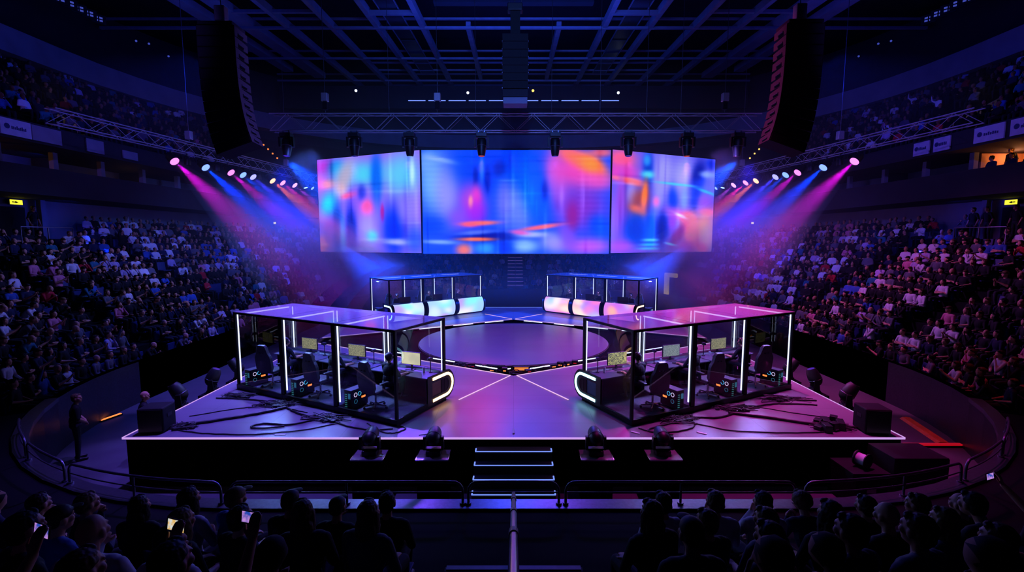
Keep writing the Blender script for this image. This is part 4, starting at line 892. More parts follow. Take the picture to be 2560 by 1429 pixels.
# concourse columns and doorways
for k, side, nm in ((-1, 'left', 'door_1'), (1, 'right', 'door_2')):
    x = k*(13.2+10.96); y = 22.0
    struct(nm, MB().box(min(x, x-k*.1), max(x, x-k*.1), y-.9, y+.9, 5.7, 7.3), M['matte'])
    struct('concourse_column', MB().box(x-k*.3-.12, x-k*.3+.12, y+1.5-.12, y+1.5+.12, 5.3, 7.8), M['wallblue'])
    o = thing('exit_sign', f'glowing yellow exit sign over the doorway behind the {side} stand', 'sign', (x-k*.2, y+.4, 7.52), 0, 'exit signs')
    MB().box(-.05, .05, -.3, .3, -.13, .13).build('housing', M['plastic'], o); MB().box(-k*.056-.004, -k*.056+.004, -.28, .28, -.11, .11).build('lit_face', M['exit'], o)
    f = MB()   # running-person pictogram and arrow in dark shapes
    f.box(-k*.064-.003, -k*.064+.003, -.2, .02, -.02, .02); f.prism([(-.05, -.05), (.1, 0), (-.05, .05)], -k*.064-.003, -k*.064+.003, 'x'); f.build('arrow', M['matte'], o)
for k, side in ((-1, 'left'), (1, 'right')):
    x = k*(13.2+10.95); o = thing('exit_sign', f'small lit exit sign on the far concourse wall of the {side} stand', 'sign', (k*20.9, 40.7, 7.2), k*.6, 'exit signs')
    MB().box(-.22, .22, -.05, .05, -.1, .1).build('housing', M['plastic'], o); MB().box(-.2, .2, -.056, -.051, -.08, .08).build('lit_face', M['exit'], o)
# standing rails of the concourse landings
for k, side in ((-1, 'left'), (1, 'right')):
    x = k*21.7; o = thing('landing_rail', f'metal landing rail before the doorway of the {side} stand', 'railing', (x, 21.6, 5.3), 0, 'landing rails')
    MB().tube([(0, -1.2, 0), (0, -1.2, 1.0), (0, 1.2, 1.0), (0, 1.2, 0)], .025, 6).build('rail', M['steel'], o); MB().cyl((0, 0, 0), (0, 0, .97), .03, n=8).build('post', M['steel'], o)
# advert boards on the upper balcony
def advert(label, k, y0, y1, z0, z1, word, bright=True):
    x = k*(13.2+8.55); o = thing('advert_board', label, 'sign', (x, (y0+y1)/2, (z0+z1)/2), 0, 'advert boards on the balcony'); w = y1-y0; h = z1-z0
    MB().box(-.03, .03, -w/2, w/2, -h/2, h/2).build('panel', M['board'] if bright else M['wallblue'], o)
    if word:
        f = MB(); r = random.Random(word); xx = -k*.034
        n = 10; t = -w*.16
        f.cyl((xx-.003, -w*.3*-k, .02), (xx+.003, -w*.3*-k, .02), h*.17, n=10)
        for i in range(word): 
            ww = w*.5/word; yy = (t+i*ww)*-k; f.box(xx-.003, xx+.003, min(yy, yy-k*ww*.7), max(yy, yy-k*ww*.7), -h*.11, h*(.03+.1*r.random()))
        f.build('lettering', M['ink'], o)
    return o
advert('pale blue advert board with dark lettering at the near end of the left balcony', -1, 19.0, 19.85, 10.22, 10.92, 6)
advert('pale blue advert board with round emblem and lettering on the left balcony', -1, 20.05, 21.3, 10.22, 10.92, 9)
advert('dim blue blank board next to the emblem board on the left balcony', -1, 21.35, 22.7, 10.22, 10.9, 0, False)
advert('dim blue blank board past the dark gap on the left balcony', -1, 24.0, 25.0, 10.22, 10.88, 0, False)
advert('thin framed dim board on the left balcony before the spotlights', -1, 26.2, 27.2, 10.25, 10.7, 0, False)
advert('pale blue advert board with faint lettering at the near end of the right balcony', 1, 19.4, 20.7, 10.22, 10.92, 8)
advert('pale blue advert board above the lit suite on the right balcony', 1, 20.95, 22.3, 10.22, 10.92, 7)
advert('small pale board, third from the near end of the right balcony', 1, 23.5, 24.4, 10.22, 10.9, 5)
advert('small pale board, farthest of the bright ones on the right balcony', 1, 24.65, 25.6, 10.22, 10.9, 6)
# lit suite on the right, its table and people are placed with the crowd
LS = (13.2+10.2, 21.35, 23.65)
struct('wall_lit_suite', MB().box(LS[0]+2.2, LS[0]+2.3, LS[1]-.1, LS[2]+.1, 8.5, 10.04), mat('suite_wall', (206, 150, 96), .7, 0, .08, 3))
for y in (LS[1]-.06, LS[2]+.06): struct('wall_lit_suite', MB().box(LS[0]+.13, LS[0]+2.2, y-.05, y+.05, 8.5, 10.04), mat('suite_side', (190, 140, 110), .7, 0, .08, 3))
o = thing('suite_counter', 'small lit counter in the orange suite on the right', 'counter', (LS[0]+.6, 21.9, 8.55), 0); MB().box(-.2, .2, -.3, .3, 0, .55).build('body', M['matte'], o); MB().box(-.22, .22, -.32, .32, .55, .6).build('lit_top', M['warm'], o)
for k, y, s in ((-1, 29.4, 'left'), (-1, 29.9, 'left')):
    o = thing('table_lamp', f'small yellow lamp glowing in a {s} suite, {"nearer" if y < 29.6 else "farther"} of two', 'lamp', (k*24.2, y, 8.5), 0, 'lamps in the suites'); MB().cyl((0, 0, 0), (0, 0, .5), .03, n=8).build('stem', M['plastic'], o); MB().cyl((0, 0, .5), (0, 0, .68), .14, .08, 12).build('shade', M['warm'], o)
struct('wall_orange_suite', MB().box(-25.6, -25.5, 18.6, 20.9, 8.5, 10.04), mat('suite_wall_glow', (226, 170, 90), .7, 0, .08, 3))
# upper vomitories with yellowish side walls
for k, side in ((-1, 'left'), (1, 'right')):
    x0 = k*(13.2+10.2); y = 24.3
    wy = mat('vomitory_wall', (190, 180, 130), .8, 0, .15, 4)
    struct('vomitory', MB().prism([(x0, 10.9), (x0+k*3.2, 12.9), (x0+k*3.2, 13.5), (x0, 11.75)], y, y+.12, 'y').prism([(x0, 10.9), (x0+k*3.2, 12.9), (x0+k*3.2, 13.5), (x0, 11.75)], y+1.5, y+1.62, 'y'), wy)
    o = thing('exit_sign', f'yellow exit light at the top of the stairway in the {side} upper stand', 'sign', (x0+k*2.7, y+.2, 13.5), 0, 'exit signs'); MB().box(-.04, .04, -.2, .2, -.08, .08).build('housing', M['plastic'], o); MB().box(-k*.045-.004, -k*.045+.004, -.17, .17, -.06, .06).build('lit_face', M['exit'], o)
# step lights of the upper aisle: rows of little lamps
for k, side, m in ((-1, 'left', 'oranger'), (1, 'right', 'warm')):
    for i in range(5):
        a = .62; u = 13.0+i*.8; z = 13.3+.5*i
        p = (k*(SX+(RC+u)*math.cos(a)), YF+(RC+u)*math.sin(a))
        o = MB().cyl((p[0], p[1], z), (p[0], p[1], z+.12), .07, n=8).build('aisle_light', M[m], label=f'small aisle light in the {side} upper stand, {ordinal(i+1)} from the bottom', cat='light', group='aisle lights in the upper stand')
# tunnels in the far corners
for k, side in ((-1, 'left'), (1, 'right')):
    a = math.atan2(36.85-YF, 13.8-SX); d = Vector((k*math.cos(a), math.sin(a), 0)); p = Vector((k*SX, YF, 0))+d*(RC-.05); rz = math.atan2(d.y, d.x)-PI/2
    def S(nm, mb, m): o = struct(nm, mb, m); o.location = p; o.rotation_euler = (0, 0, rz); return o
    S('tunnel_portal', MB().box(-1.35, -1.1, -.1, 2.4, .2, 3.6).box(1.1, 1.35, -.1, 2.4, .2, 3.6).box(-1.35, 1.35, -.1, 2.4, 3.3, 3.6).box(-1.1, 1.1, 2.2, 2.4, .2, 3.3), M['wallblue'] if k < 0 else M['dark'])
    S('tunnel_floor', MB().box(-1.1, 1.1, 0, 2.2, 1.2, 1.3), M['concrete'])
    if k > 0: S('tunnel_glow_wall', MB().box(-.75, -.4, .5, .7, 1.31, 3.12).box(-.4, .45, .5, .7, 2.8, 3.12), M['doorglow'])  # wall panels glow by themselves instead of a lamp inside the tunnel
# lit stairs of the far end stand
o = thing('stand_stairs', 'pale edged stairs climbing the far end stand below the centre screen', 'stairs', (.15, YF+RC, 0))
for i in range(15):
    z = 1.7+.29*i; y = .5+.54*i
    MB().box(-.72, .72, y, y+.5, z-.28, z).build('step', M['concrete'], o); MB().box(-.7, -.02, y-.03, y+.06, z+.001, z+.05).build('nosing', M['stepglow'], o); MB().box(.02, .7, y-.03, y+.06, z+.001, z+.05).build('nosing', M['stepglow'], o)
MB().tube([(0, .2, 2.4), (0, 8.0, 6.6)], .02, 6).build('handrail', M['steel'], o)
# drape masking behind the stage
struct('wall_backdrop', MB().box(-12, 12, 39.4, 39.5, 0, 1.5), M['drape'])
# ------------------------------------------------------------------ near railings on the ledge
def base_at(s):
    """point at arc length s from near centre; + is right, on u=.1"""
    r = RC-.1+.2; k = 1 if s >= 0 else -1; s = abs(s)
    if s < SX: return Vector((k*s, YN-r, 0))
    a = (s-SX)/r; return Vector((k*(SX+r*math.sin(a)), YN-r*math.cos(a), 0))
secs = [(-11.6, -9.9), (-9.7, -8.0), (-7.85, -4.72), (-4.56, -.82), (-.73, .73), (.84, 4.55), (4.7, 7.95), (8.1, 9.9), (10.05, 11.7)]
nm = ['far left end', 'second from the left end', 'left of the left block', 'left of the steps', 'in front of the steps', 'right of the steps', 'right of the right block', 'second from the right end', 'far right end']
for (a, c), w in zip(secs, nm):
    n = max(3, int((c-a)/.35)); P = [base_at(a+(c-a)*i/n) for i in range(n+1)]
    o = thing('ledge_railing', f'low metal tube railing on the front ledge, {w}', 'railing', P[0], 0, 'railings on the front ledge'); Q = [p-P[0] for p in P]; d0 = (Q[1]-Q[0]).normalized(); d1 = (Q[-1]-Q[-2]).normalized()
    z0, z1 = 1.471, 1.84; R = .16; pts = [Q[0]+Vector((0, 0, z0)), Q[0]+Vector((0, 0, z1-R))]
    pts += [Q[0]+d0*(R-R*math.cos(t))+Vector((0, 0, z1-R+R*math.sin(t))) for t in (.4, .8, 1.2)]
    pts += [q+Vector((0, 0, z1)) for q in Q if (q-Q[0]).length > R and (q-Q[-1]).length > R]
    pts += [Q[-1]-d1*(R-R*math.cos(t))+Vector((0, 0, z1-R+R*math.sin(t))) for t in (1.2, .8, .4)]+[Q[-1]+Vector((0, 0, z1-R)), Q[-1]+Vector((0, 0, z0))]
    MB().tube(pts, .022, 8).build('top_tube', M['steel'], o)
    MB().tube([q+Vector((0, 0, 1.66)) for q in Q], .012, 6).build('middle_tube', M['steel'], o)
    for q in ([Q[0], Q[-1]]+([Q[len(Q)//2]] if c-a > 2.5 else [])): MB().cyl(q+Vector((0, 0, 1.4715)), q+Vector((0, 0, 1.495)), .05, n=10).build('foot_plate', M['steel'], o)
    if c-a > 2.5: q = Q[len(Q)//2]; MB().cyl(q+Vector((0, 0, 1.48)), q+Vector((0, 0, 1.82)), .02, n=8).build('post', M['steel'], o)
# aisle stairs below the camera and their handrail
o = thing('aisle_stairs', 'carpeted aisle stairs with pale nosings between the two near seating blocks', 'stairs', (0, 0, 0))
for i in range(9):
    y = 5.4-.4*i; z = 1.62+.18*i
    MB().box(-.86, .86, y-.4, y, z-.3, z).build('step', M['concrete'], o); MB().box(-.84, .84, y-.06, y+.012, z+.001, z+.012).build('nosing', M['nosing'], o)
o = thing('aisle_handrail', 'shiny steel handrail running down the centre of the near aisle', 'railing', (0, 0, 0))
a, c = Vector((0, 6.15, 2.16)), Vector((0, 1.3, 4.52)); MB().cyl(a, c, .027, n=14).build('rail', M['chrome'], o)
MB().tube([a+Vector((0, 0, -.0)), a+Vector((0, .06, -.06)), a+Vector((0, .06, -.7))], .027, 10).build('end_bend', M['steel'], o)
for t in (.18, .42, .66): p = a.lerp(c, t); MB().cyl(p+Vector((0, 0, -.92)), p+Vector((0, 0, -.02)), .02, n=8).build('post', M['black'], o); q = a.lerp(c, t+.035); MB().cyl(p-(c-a).normalized()*.09, p+(c-a).normalized()*.09, .034, n=14).build('collar', M['plastic'], o)
# ------------------------------------------------------------------ roof
def roofz(y): return 20.6+.059*(y-28.6)
struct('ceiling', MB().add([(-48, 0, 22.2), (48, 0, 22.2), (48, 62, 25.4), (-48, 62, 25.4), (-48, 0, 22.4), (48, 0, 22.4), (48, 62, 25.6), (-48, 62, 25.6)], [(0, 1, 2, 3), (7, 6, 5, 4), (0, 4, 5, 1), (1, 5, 6, 2), (2, 6, 7, 3), (3, 7, 4, 0)]), M['deckroof'])
def beam(x0, y0, x1, y1, w, h, m=None, dz=0, nm='roof_beam'):
    a = Vector((x0, y0, roofz(y0)+dz)); c = Vector((x1, y1, roofz(y1)+dz)); d = (c-a).normalized(); s = Vector((-d.y, d.x, 0)).normalized()*w/2; u = Vector((0, 0, h))
    vs = [a-s, a+s, a+s+u, a-s+u, c-s, c+s, c+s+u, c-s+u]
    return struct(nm, MB().add(vs, [(0, 3, 2, 1), (4, 5, 6, 7), (0, 1, 5, 4), (1, 2, 6, 5), (2, 3, 7, 6), (3, 0, 4, 7)]), m or M['beam'])
for x in (6.6, 9.9, 13.2, 16.4):
    for k in (-1, 1): beam(k*x, 18, k*x, 57, .34, .5)
for k in (-1, 1): beam(k*3.3, 35.1, k*3.3, 48, .34, .5); beam(k*19.4, 18, k*19.4, 48, 1.1, .5, M['wallblue'], .15); beam(k*21.6, 18, k*21.6, 46, .9, .5, M['wallblue'], .15)
for y, xa in ((30.2, 30), (32.7, None), (35.1, 30), (41.8, 26), (48.6, 24), (54.5, 20)):
    if xa:
        if y < 31:
            for k in (-1, 1): beam(k*6.6, y, k*xa, y, .18, .16, None, -.03); beam(k*6.6, y, k*xa, y, .18, .12, None, .62)
        else: beam(-xa, y, xa, y, .2, .16, None, -.03); beam(-xa, y, xa, y, .2, .12, None, .62)
    else:
        for k in (-1, 1): beam(k*6.6, y, k*9.9, y, .18, .3, None, -.03); beam(k*13.2, y, k*19, y, .18, .2, None, .1)
for y in (44, 46.2, 51.5): beam(-13, y, 13, y, .16, .14, None, .3)
for k in (-1, 1):   # perforated catwalks
    for j in range(6): y = 20+j*4.6; beam(k*8.4, y, k*8.4, y+4.2, 1.15, .06, M['steel'], .35, 'roof_catwalk')
    for x in (7.75, 9.05): beam(k*x, 20, k*x, 47, .05, .12, None, .3, 'catwalk_edge')
    beam(k*4.9, 22, k*.3, 31, .3, .3, M['dark'], 1.0, 'roof_brace'); beam(k*5.0, 20, k*5.0, 31.5, .35, .8, M['dark'], .6, 'roof_brace'); beam(k*2.6, 20, k*2.6, 30, .14, .2, M['dark'], 1.1, 'roof_brace')
beam(-5.2, 31.6, 5.2, 31.6, .5, 1.6, M['dark'], .2, 'roof_brace'); beam(0, 18, 0, 31, .2, .3, M['dark'], .9, 'roof_brace')
beam(-24, 49, 24, 49, .4, 2.2, M['dark'], -2.6, 'roof_brace')
# floodlights along the side catwalks
for k, side in ((-1, 'left'), (1, 'right')):
    for i, (px, py) in enumerate(((150, 8), (174, 20), (198, 33), (223, 45), (247, 58), (341, 106), (373, 113), (422, 144), (520, 167))):
        big = i < 5; z = 18.9 if big else 18.6; a = (px-1284)/1150; bb = -(py-714.5)/1150; r = Vector((a, .9951+bb*.0988, -.0988+bb*.9951)); t = (z-5.7)/r.z; p = Vector((0, 0, 5.7))+r*t
        o = thing('floodlight', f'{"four-panel" if big else "small round"} floodlight under the {side} roof edge, {ordinal(i+1)} from the near end', 'light', (-k*p.x*1.0 if k > 0 else p.x, p.y, z), -k*.9, 'floodlights under the roof edges')
        MB().box(-.35, .35, -.06, .06, -.02, .5).build('bracket', M['black'], o) if big else MB().cyl((0, .06, .1), (0, .14, .1), .1, n=10).build('bracket', M['black'], o)
        if big:
            for sx in (-1, 1):
                for sz in (0, 1): MB().box(sx*.11-.075, sx*.11+.075, -.07, -.061, .1+sz*.17, .2+sz*.17).build('panel', M['floodblue'], o)
        else: MB().cyl((0, .0, .1), (0, .059, .1), .06, n=10).build('panel', M['floodblue'], o)
# ribbon of small lights on the far wall and bulbs
for k, x in enumerate(( -15.5, -4.5, 1.9, 10.3)): MB().ell((x, 46.9, roofz(46)-1.3-.2*(k % 2)), (.13, .13, .13), 10, 8).build('bulb', M['warm'] if k == 2 else M['bulbw'], label=f'bare bulb glowing under the far roof, {ordinal(k+1)} from the left', cat='light', group='bulbs under the far roof')
for k, side in ((-1, 'left'), (1, 'right')):
    for i in range(5): x = k*(1.6+2.0*i); MB().box(x-.85, x+.85, 47.2, 47.3, 19.45, 19.52).build('light_tube', M['edgeb'], label=f'thin blue light tube on the far wall, {ordinal(i+1)} left of centre' if k < 0 else f'thin blue light tube on the far wall, {ordinal(i+1)} right of centre', cat='light', group='light tubes on the far wall')
# ------------------------------------------------------------------ spectators
POSES = ('lap', 'back', 'elbows', 'folded', 'chin', 'clap', 'raise_'); PW = (.3, .14, .16, .14, .12, .1, .04)
PHR = dict(lap='hands on lap', back='leaning back', elbows='leaning forward', folded='arms folded', chin='hand at chin', clap='hands clapping', raise_='one arm raised')
FINE = {p: template(p, True, .0082, 2, sleeve=(p != 'lap')) for p in ('lap', 'elbows', 'folded', 'chin')}
MID = {p: template(p, False, .019, 1, sleeve=(i % 2 == 0), head=((i*29 % 5-2)*.12, 0)) for i, p in enumerate(POSES)}
def low_tpl(p):
    f, hc, R = figure(p, False); f.ell(hc+R @ Vector((0, -.034, .026)), (.094, .098, .102), EYE, R)
    return f.mesh(.038, 2, .34)
LOW = {p: low_tpl(p) for p in POSES}
def project(p):
    x, y, z = p[0], p[1], p[2]-5.7; d = y*.9951-z*.0988; u = z*.9951+y*.0988
    if d < .3: return None
    return 1284+1150*x/d, 714.5-1150*u/d, d
cr = random.Random(11)
seats = []    # (pos, rz, row, region, along)
def walk(u, sp, y_from):
    P = bowl(u, step=.4); out = []; acc = sp*.5; s = 0.0
    for (a, na), (c, nc) in zip(P, P[1:]):
        L = math.hypot(c[0]-a[0], c[1]-a[1])
        while acc <= L: t = acc/L if L else 0; out.append(((a[0]+(c[0]-a[0])*t, a[1]+(c[1]-a[1])*t), s+acc)); acc += sp
        acc -= L; s += L
    return [(p, q) for p, q in out if p[1] >= y_from]
for k in range(NR):
    u = rowu(k)+.3
    for (p, s) in walk(u, .545, -3):
        near = near_w(p) > .5
        if near and (k < 2 or k > 6): continue
        if near and abs(p[0]) < 1.2: continue
        if not near and p[1] > YF and abs(p[0]) < 1.05: continue
        ang = math.atan2(abs(p[0])-SX, p[1]-YF) if p[1] > YF else 0
        if p[1] > YF and abs(ang-1.0) < .16 and k < 5: continue          # tunnels
        if not near and any(abs(p[1]-c) < .62 for c in (18.2, 25.0)): continue    # side aisles
        if p[1] > YF and abs(ang-.5) < .035: continue
        if any(math.hypot(p[0]-a, p[1]-c) < .42 for a, c in ((-3.1, 2.13), (-1.9, 2.3), (5.84, 4.74), (-2.42, 2.32))): continue
        if not near and k >= 11 and abs(p[1]-22.4) < 1.9: continue
        z = floor_z(k, p); h = project((p[0], p[1], z+1.1))
        if h is None or not (-420 < h[0] < 2980 and -40 < h[1] < 1600) or p[1] < 1.2: continue
        # hidden behind the big screens or under booths' lines of sight is fine; far rows behind the screens are skipped
        if p[1] > 37.5 and h[1] < 615 and 820 < h[0] < 1770: continue
        f = math.atan2(20-p[1]-0, 0-p[0])-PI/2
        reg = ('near-left' if p[0] < 0 else 'near-right') if near else ('left' if p[0] < -SX else 'right' if p[0] > SX else 'end')
        seats.append([p, z, f, k, reg, s, h])
occ = []; empty = []
for s in seats:
    reg = s[4]; pr = .92 if reg.startswith('near') else .93 if reg != 'end' else .78
    if reg.startswith('near') and s[3] == 6: pr = .6
    (occ if cr.random() < pr else empty).append(s)
occ.sort(key=lambda s: s[6][2]); NI = 276
inf = [s for s in occ if -30 < s[6][0] < 2590 and s[6][1] < 1470]; ind = inf[:NI]; ii = set(map(id, ind)); rest = [s for s in occ if id(s) not in ii]
REG = {'near-left': 'left near block', 'near-right': 'right near block', 'left': 'left stand', 'right': 'right stand', 'end': 'far end stand'}
rows = {}
for s in ind: rows.setdefault((s[4], s[3]), []).append(s)
lab = {}
for (reg, k), L in rows.items():
    if reg.startswith('near'): L.sort(key=lambda s: abs(s[0][0])); frm = 'from the aisle'
    else: L.sort(key=lambda s: s[0][1]); frm = 'from near end'
    kk = (k-2 if reg.startswith('near') else k)
    for i, s in enumerate(L): lab[id(s)] = f'{ordinal(i+1)} {frm}, {"front" if kk == 0 else ordinal(kk+1)} row, {REG[reg]}'
HK = ('short', 'short', 'short', 'bushy', 'long', 'long', 'cap', 'bun', 'bald')
for s in ind:
    p, z, f, k, reg, sa, h = s; near = reg.startswith('near')
    if near: pose = cr.choices(('lap', 'elbows', 'folded', 'chin'), (.5, .12, .2, .18))[0]; t = FINE[pose]
    else: pose = cr.choices(POSES, PW)[0]; t = MID[pose]
    cn, rgb = pick_cloth(cr)
    if near and cn in ('red', 'pink', 'pale lilac', 'teal'): cn, rgb = CLOTH[0]
    hk = cr.choice(HK if not near else HK[:6]+('cap', 'bald'))
    o = person(t, (p[0]+cr.uniform(-.05, .05), p[1], z+cr.uniform(-.02, .01)), f+cr.uniform(-.28, .28), f'person in {cn} top, {PHR[pose]}, {lab[id(s)]}', 'spectators on the stands', lin(rgb), hk)
    sc = cr.uniform(.96, 1.04); o.scale = (sc, sc, sc)
# ---- seats
def seat_mesh():
    sb = MB().box(-.22, .22, -.16, .24, .385, .425); bb = MB(); bb.prism([(-.2, .36), (-.16, .36), (-.24, .86), (-.27, .86)], -.22, .22, 'x'); ped = MB().box(-.03, .03, -.2, 0, 0, .384)
    return sb, bb, ped
sb, bb, ped = seat_mesh()
SEAT = thing('stadium_seat', 'x', 'seat', group='seats on the stands'); sb.build('seat_pan', M['seat'], SEAT, bev=.012); bb.build('backrest', M['seat'], SEAT, bev=.008); ped.build('pedestal', M['black'], SEAT)
first = True; sl = {}
chosen = [s for s in ind if s[4].startswith('near')]
chosen += sorted([e for e in empty if e[6][2] < 26 and -20 < e[6][0] < 2580], key=lambda e: e[6][2])[:110]
byrow = {}
for s in chosen: byrow.setdefault((s[4], s[3]), []).append(s)
emptyids = set(map(id, empty)); done = set()
for (reg, k), L in byrow.items():
    L.sort(key=(lambda s: abs(s[0][0])) if reg.startswith('near') else (lambda s: s[0][1])); frm = 'from the aisle' if reg.startswith('near') else 'from near end'
    kk = (k-2 if reg.startswith('near') else k); ne = no = 0
    for s in L:
        e = id(s) in emptyids; ne += e; no += (not e); done.add(id(s))
        l = f'{"empty" if e else "occupied"} blue stadium seat, {ordinal(ne if e else no)} {"empty" if e else "occupied"} {frm}, {"front" if kk == 0 else ordinal(kk+1)} row, {REG[reg]}'
        p, z, f = s[0], s[1], s[2]
        if first: first = False; SEAT.location = (p[0], p[1], z); SEAT.rotation_euler = (0, 0, f); SEAT['label'] = l
        else: dup(SEAT, (p[0], p[1], z), f, l)
b = MB()
for s in seats:
    if id(s) in done or s[6][2] > 40: continue
    R = Tr(s[0][0], s[0][1], s[1]) @ Rz(s[2])
    b.box(-.22, .22, -.16, .24, .385, .425, R); b.box(-.22, .22, -.25, -.19, .42, .84, R)
b.build('stadium_seats', M['seat'], kind='stuff', label='rows of blue stadium seats behind and between the seated spectators')
# ---- the rest of the crowd
us = []
for k in range(UR):
    for (p, s) in walk(9.0+.8*k+.2, .62, 6):
        z = 10.75+.5*k; h = project((p[0], p[1], z+1))
        if h is None or not (-40 < h[0] < 2600 and -30 < h[1] < 1000): continue
        if 560 < h[0] < 2010 and h[1] > 285: continue
        if abs(abs(p[0])-24.5) < 1.6 and abs(p[1]-25.1) < 1.1: continue
        if abs(p[1]-28.5) < .6 or cr.random() < .3: continue
        us.append([p, z, math.atan2(20-p[1], -p[0])-PI/2, k, 'upper', s, h])
def crowd_mesh(lst, name, label, dim_gain=1.0):
    V = []; LI = []; LS = []; LT = []; C = []; vo = lo = 0; cache = {}
    for p, me in LOW.items():
        n = len(me.vertices); co = np.empty(n*3); me.vertices.foreach_get('co', co); f = len(me.polygons); t = np.empty(f, int); me.polygons.foreach_get('loop_total', t)
        li = np.empty(len(me.loops), int); me.loops.foreach_get('vertex_index', li); mi = np.empty(f, int); me.polygons.foreach_get('material_index', mi); cache[p] = (co.reshape(n, 3), li, t, mi)
    for s in lst:
        p, z, f = s[0], s[1], s[2]+cr.uniform(-.35, .35); co, li, t, mi = cache[cr.choices(POSES, PW)[0]]; c, q = math.cos(f), math.sin(f); sc = cr.uniform(.94, 1.05)
        R = np.array([[c, q, 0], [-q, c, 0], [0, 0, 1]]); V.append(co @ R*sc+np.array([p[0]+cr.uniform(-.06, .06), p[1]+cr.uniform(-.05, .05), z]))
        LI.append(li+vo); LT.append(t); vo += len(co)
        k = cr.uniform(.75, 1.15); pal = np.array([np.array(lin((190, 138, 112)))*k*dim_gain*.8, np.array(lin(pick_cloth(cr)[1]))*(1 if cr.random() < dim_gain else .2), lin((22, 24, 34)), lin((16, 16, 18)), cr.choice(HAIRC)]); col = np.concatenate([pal[mi], np.ones((len(mi), 1))], 1); C.append(np.repeat(col, t, 0))
    V = np.concatenate(V); LI = np.concatenate(LI); LT = np.concatenate(LT); C = np.concatenate(C); me = bpy.data.meshes.new(name)
    me.vertices.add(len(V)); me.vertices.foreach_set('co', V.astype(np.float32).ravel()); me.loops.add(len(LI)); me.loops.foreach_set('vertex_index', LI.astype(np.int32))
    me.polygons.add(len(LT)); me.polygons.foreach_set('loop_start', np.concatenate([[0], np.cumsum(LT)[:-1]]).astype(np.int32)); me.polygons.foreach_set('loop_total', LT.astype(np.int32))
    me.update(calc_edges=True); me.polygons.foreach_set('use_smooth', [True]*len(LT))
    me.color_attributes.new('Col', 'BYTE_COLOR', 'CORNER').data.foreach_set('color', C.astype(np.float32).ravel()); me.materials.append(M['crowd'])
    o = bpy.data.objects.new(name, me); COL.objects.link(o); return tag(o, label, None, None, 'stuff')
crowd_mesh(rest, 'crowd', 'hundreds of seated spectators filling the lower stands round the arena')
crowd_mesh(us, 'upper_crowd', 'dim spectators filling the upper stands under the roof', .45)  # darkened skin and cloth colours stand for the dim upper tier
print('people', len(ind), len(rest), len(us), 'seats', len(done))
# ---- staff on the floor
GUARD = template('stand_clasp', True, .009, 2, sleeve=False, head=(-.5, -.05)); MAN = template('stand', True, .009, 2, sleeve=False, head=(-.3, 0))
person(GUARD, (-11.35, 11.5, 0), -.75, 'steward in dark uniform standing with clasped hands on the floor left of the stage', 'stewards', lin((20, 21, 26)), 'short')
person(MAN, (-9.75, 11.7, 0), -.85, 'bald steward in black shirt standing behind the left stage-corner speaker', 'stewards', lin((18, 18, 24)), 'bald')
# ---- people in the lit suite and standing on the landings
for i, (dx, y, pz) in enumerate(((.5, 23.2, 8.5), (1.0, 22.8, 8.5), (.7, 22.45, 8.5), (1.1, 22.1, 8.5), (1.3, 21.6, 8.5))):
    person(MID['lap'] if i != 1 else MAN, (LS[0]+dx-.35, y-.1, pz+(-.1 if i == 1 else 0)), 1.5, f'dark figure in the orange lit suite, {ordinal(i+1)} from its far end', 'people in the lit suite', lin((40, 44, 90)), ('short', 'short', 'bun', 'short', 'bushy')[i])
for i, (k, y, w) in enumerate(((1, 23.6, 'nearer the stage'), (1, 22.9, 'second of three'), (1, 21.6, 'in the doorway'), (-1, 22.6, 'by the doorway'))):
    person(MAN, (k*23.4, y, 5.6), k*1.5, f'person standing behind the {"right" if k > 0 else "left"} stand, {w}', 'people standing on the concourse', lin((26, 26, 34)), 'short')
# ---- phones held up or in the lap
M['phone_a'] = screen_mat('phone_stage_view', (40, 80, 190), (210, 150, 235), 40, .8); M['phone_b'] = screen_mat('phone_page', (250, 200, 110), (230, 240, 240), 60, .8)
LIFT = template('lift', True, .008, 2, sleeve=False)
def phone(label, loc, rot, m):
    o = thing('smartphone', label, 'phone', loc, 0, 'phones held by spectators'); o.rotation_euler = rot
    MB().box(-.075, .075, -.005, .005, -.038, .038).build('body', M['plastic'], o, bev=.003); MB().box(-.07, .07, -.0065, -.0055, -.034, .034).build('screen', m, o)
def held(label, plabel, loc, rz, cloth, m):
    o = person(LIFT, loc, rz, plabel, 'spectators holding up phones', lin(cloth), 'short')
    R = Tr(*loc) @ Rz(rz); phone(label, R @ Vector((.075, .545, 1.2)), (-.15, 0, rz), m)
held('glowing blue phone held beside an open raised hand near the lower left corner', 'spectator raising a phone, nearest the lower left corner', (-3.1, 2.13, 2.76), -.35, (20, 20, 26), M['phone_a'])
held('glowing phone with pink and white stage picture in the left near block', 'spectator filming with a raised phone in the middle of left near block', (-1.9, 2.3, 2.72), -.25, (22, 22, 30), M['phone_a'])
held('small glowing phone held up in the right near block', 'spectator filming with a raised phone at the right of right near block', (5.84, 4.74, 1.68), .35, (24, 24, 30), M['phone_a'])
held('small glowing phone with orange and white page in the left near block', 'spectator in pale top reading a glowing phone in the left near block', (-2.42, 2.32, 2.66), -.3, (150, 140, 175), M['phone_b'])
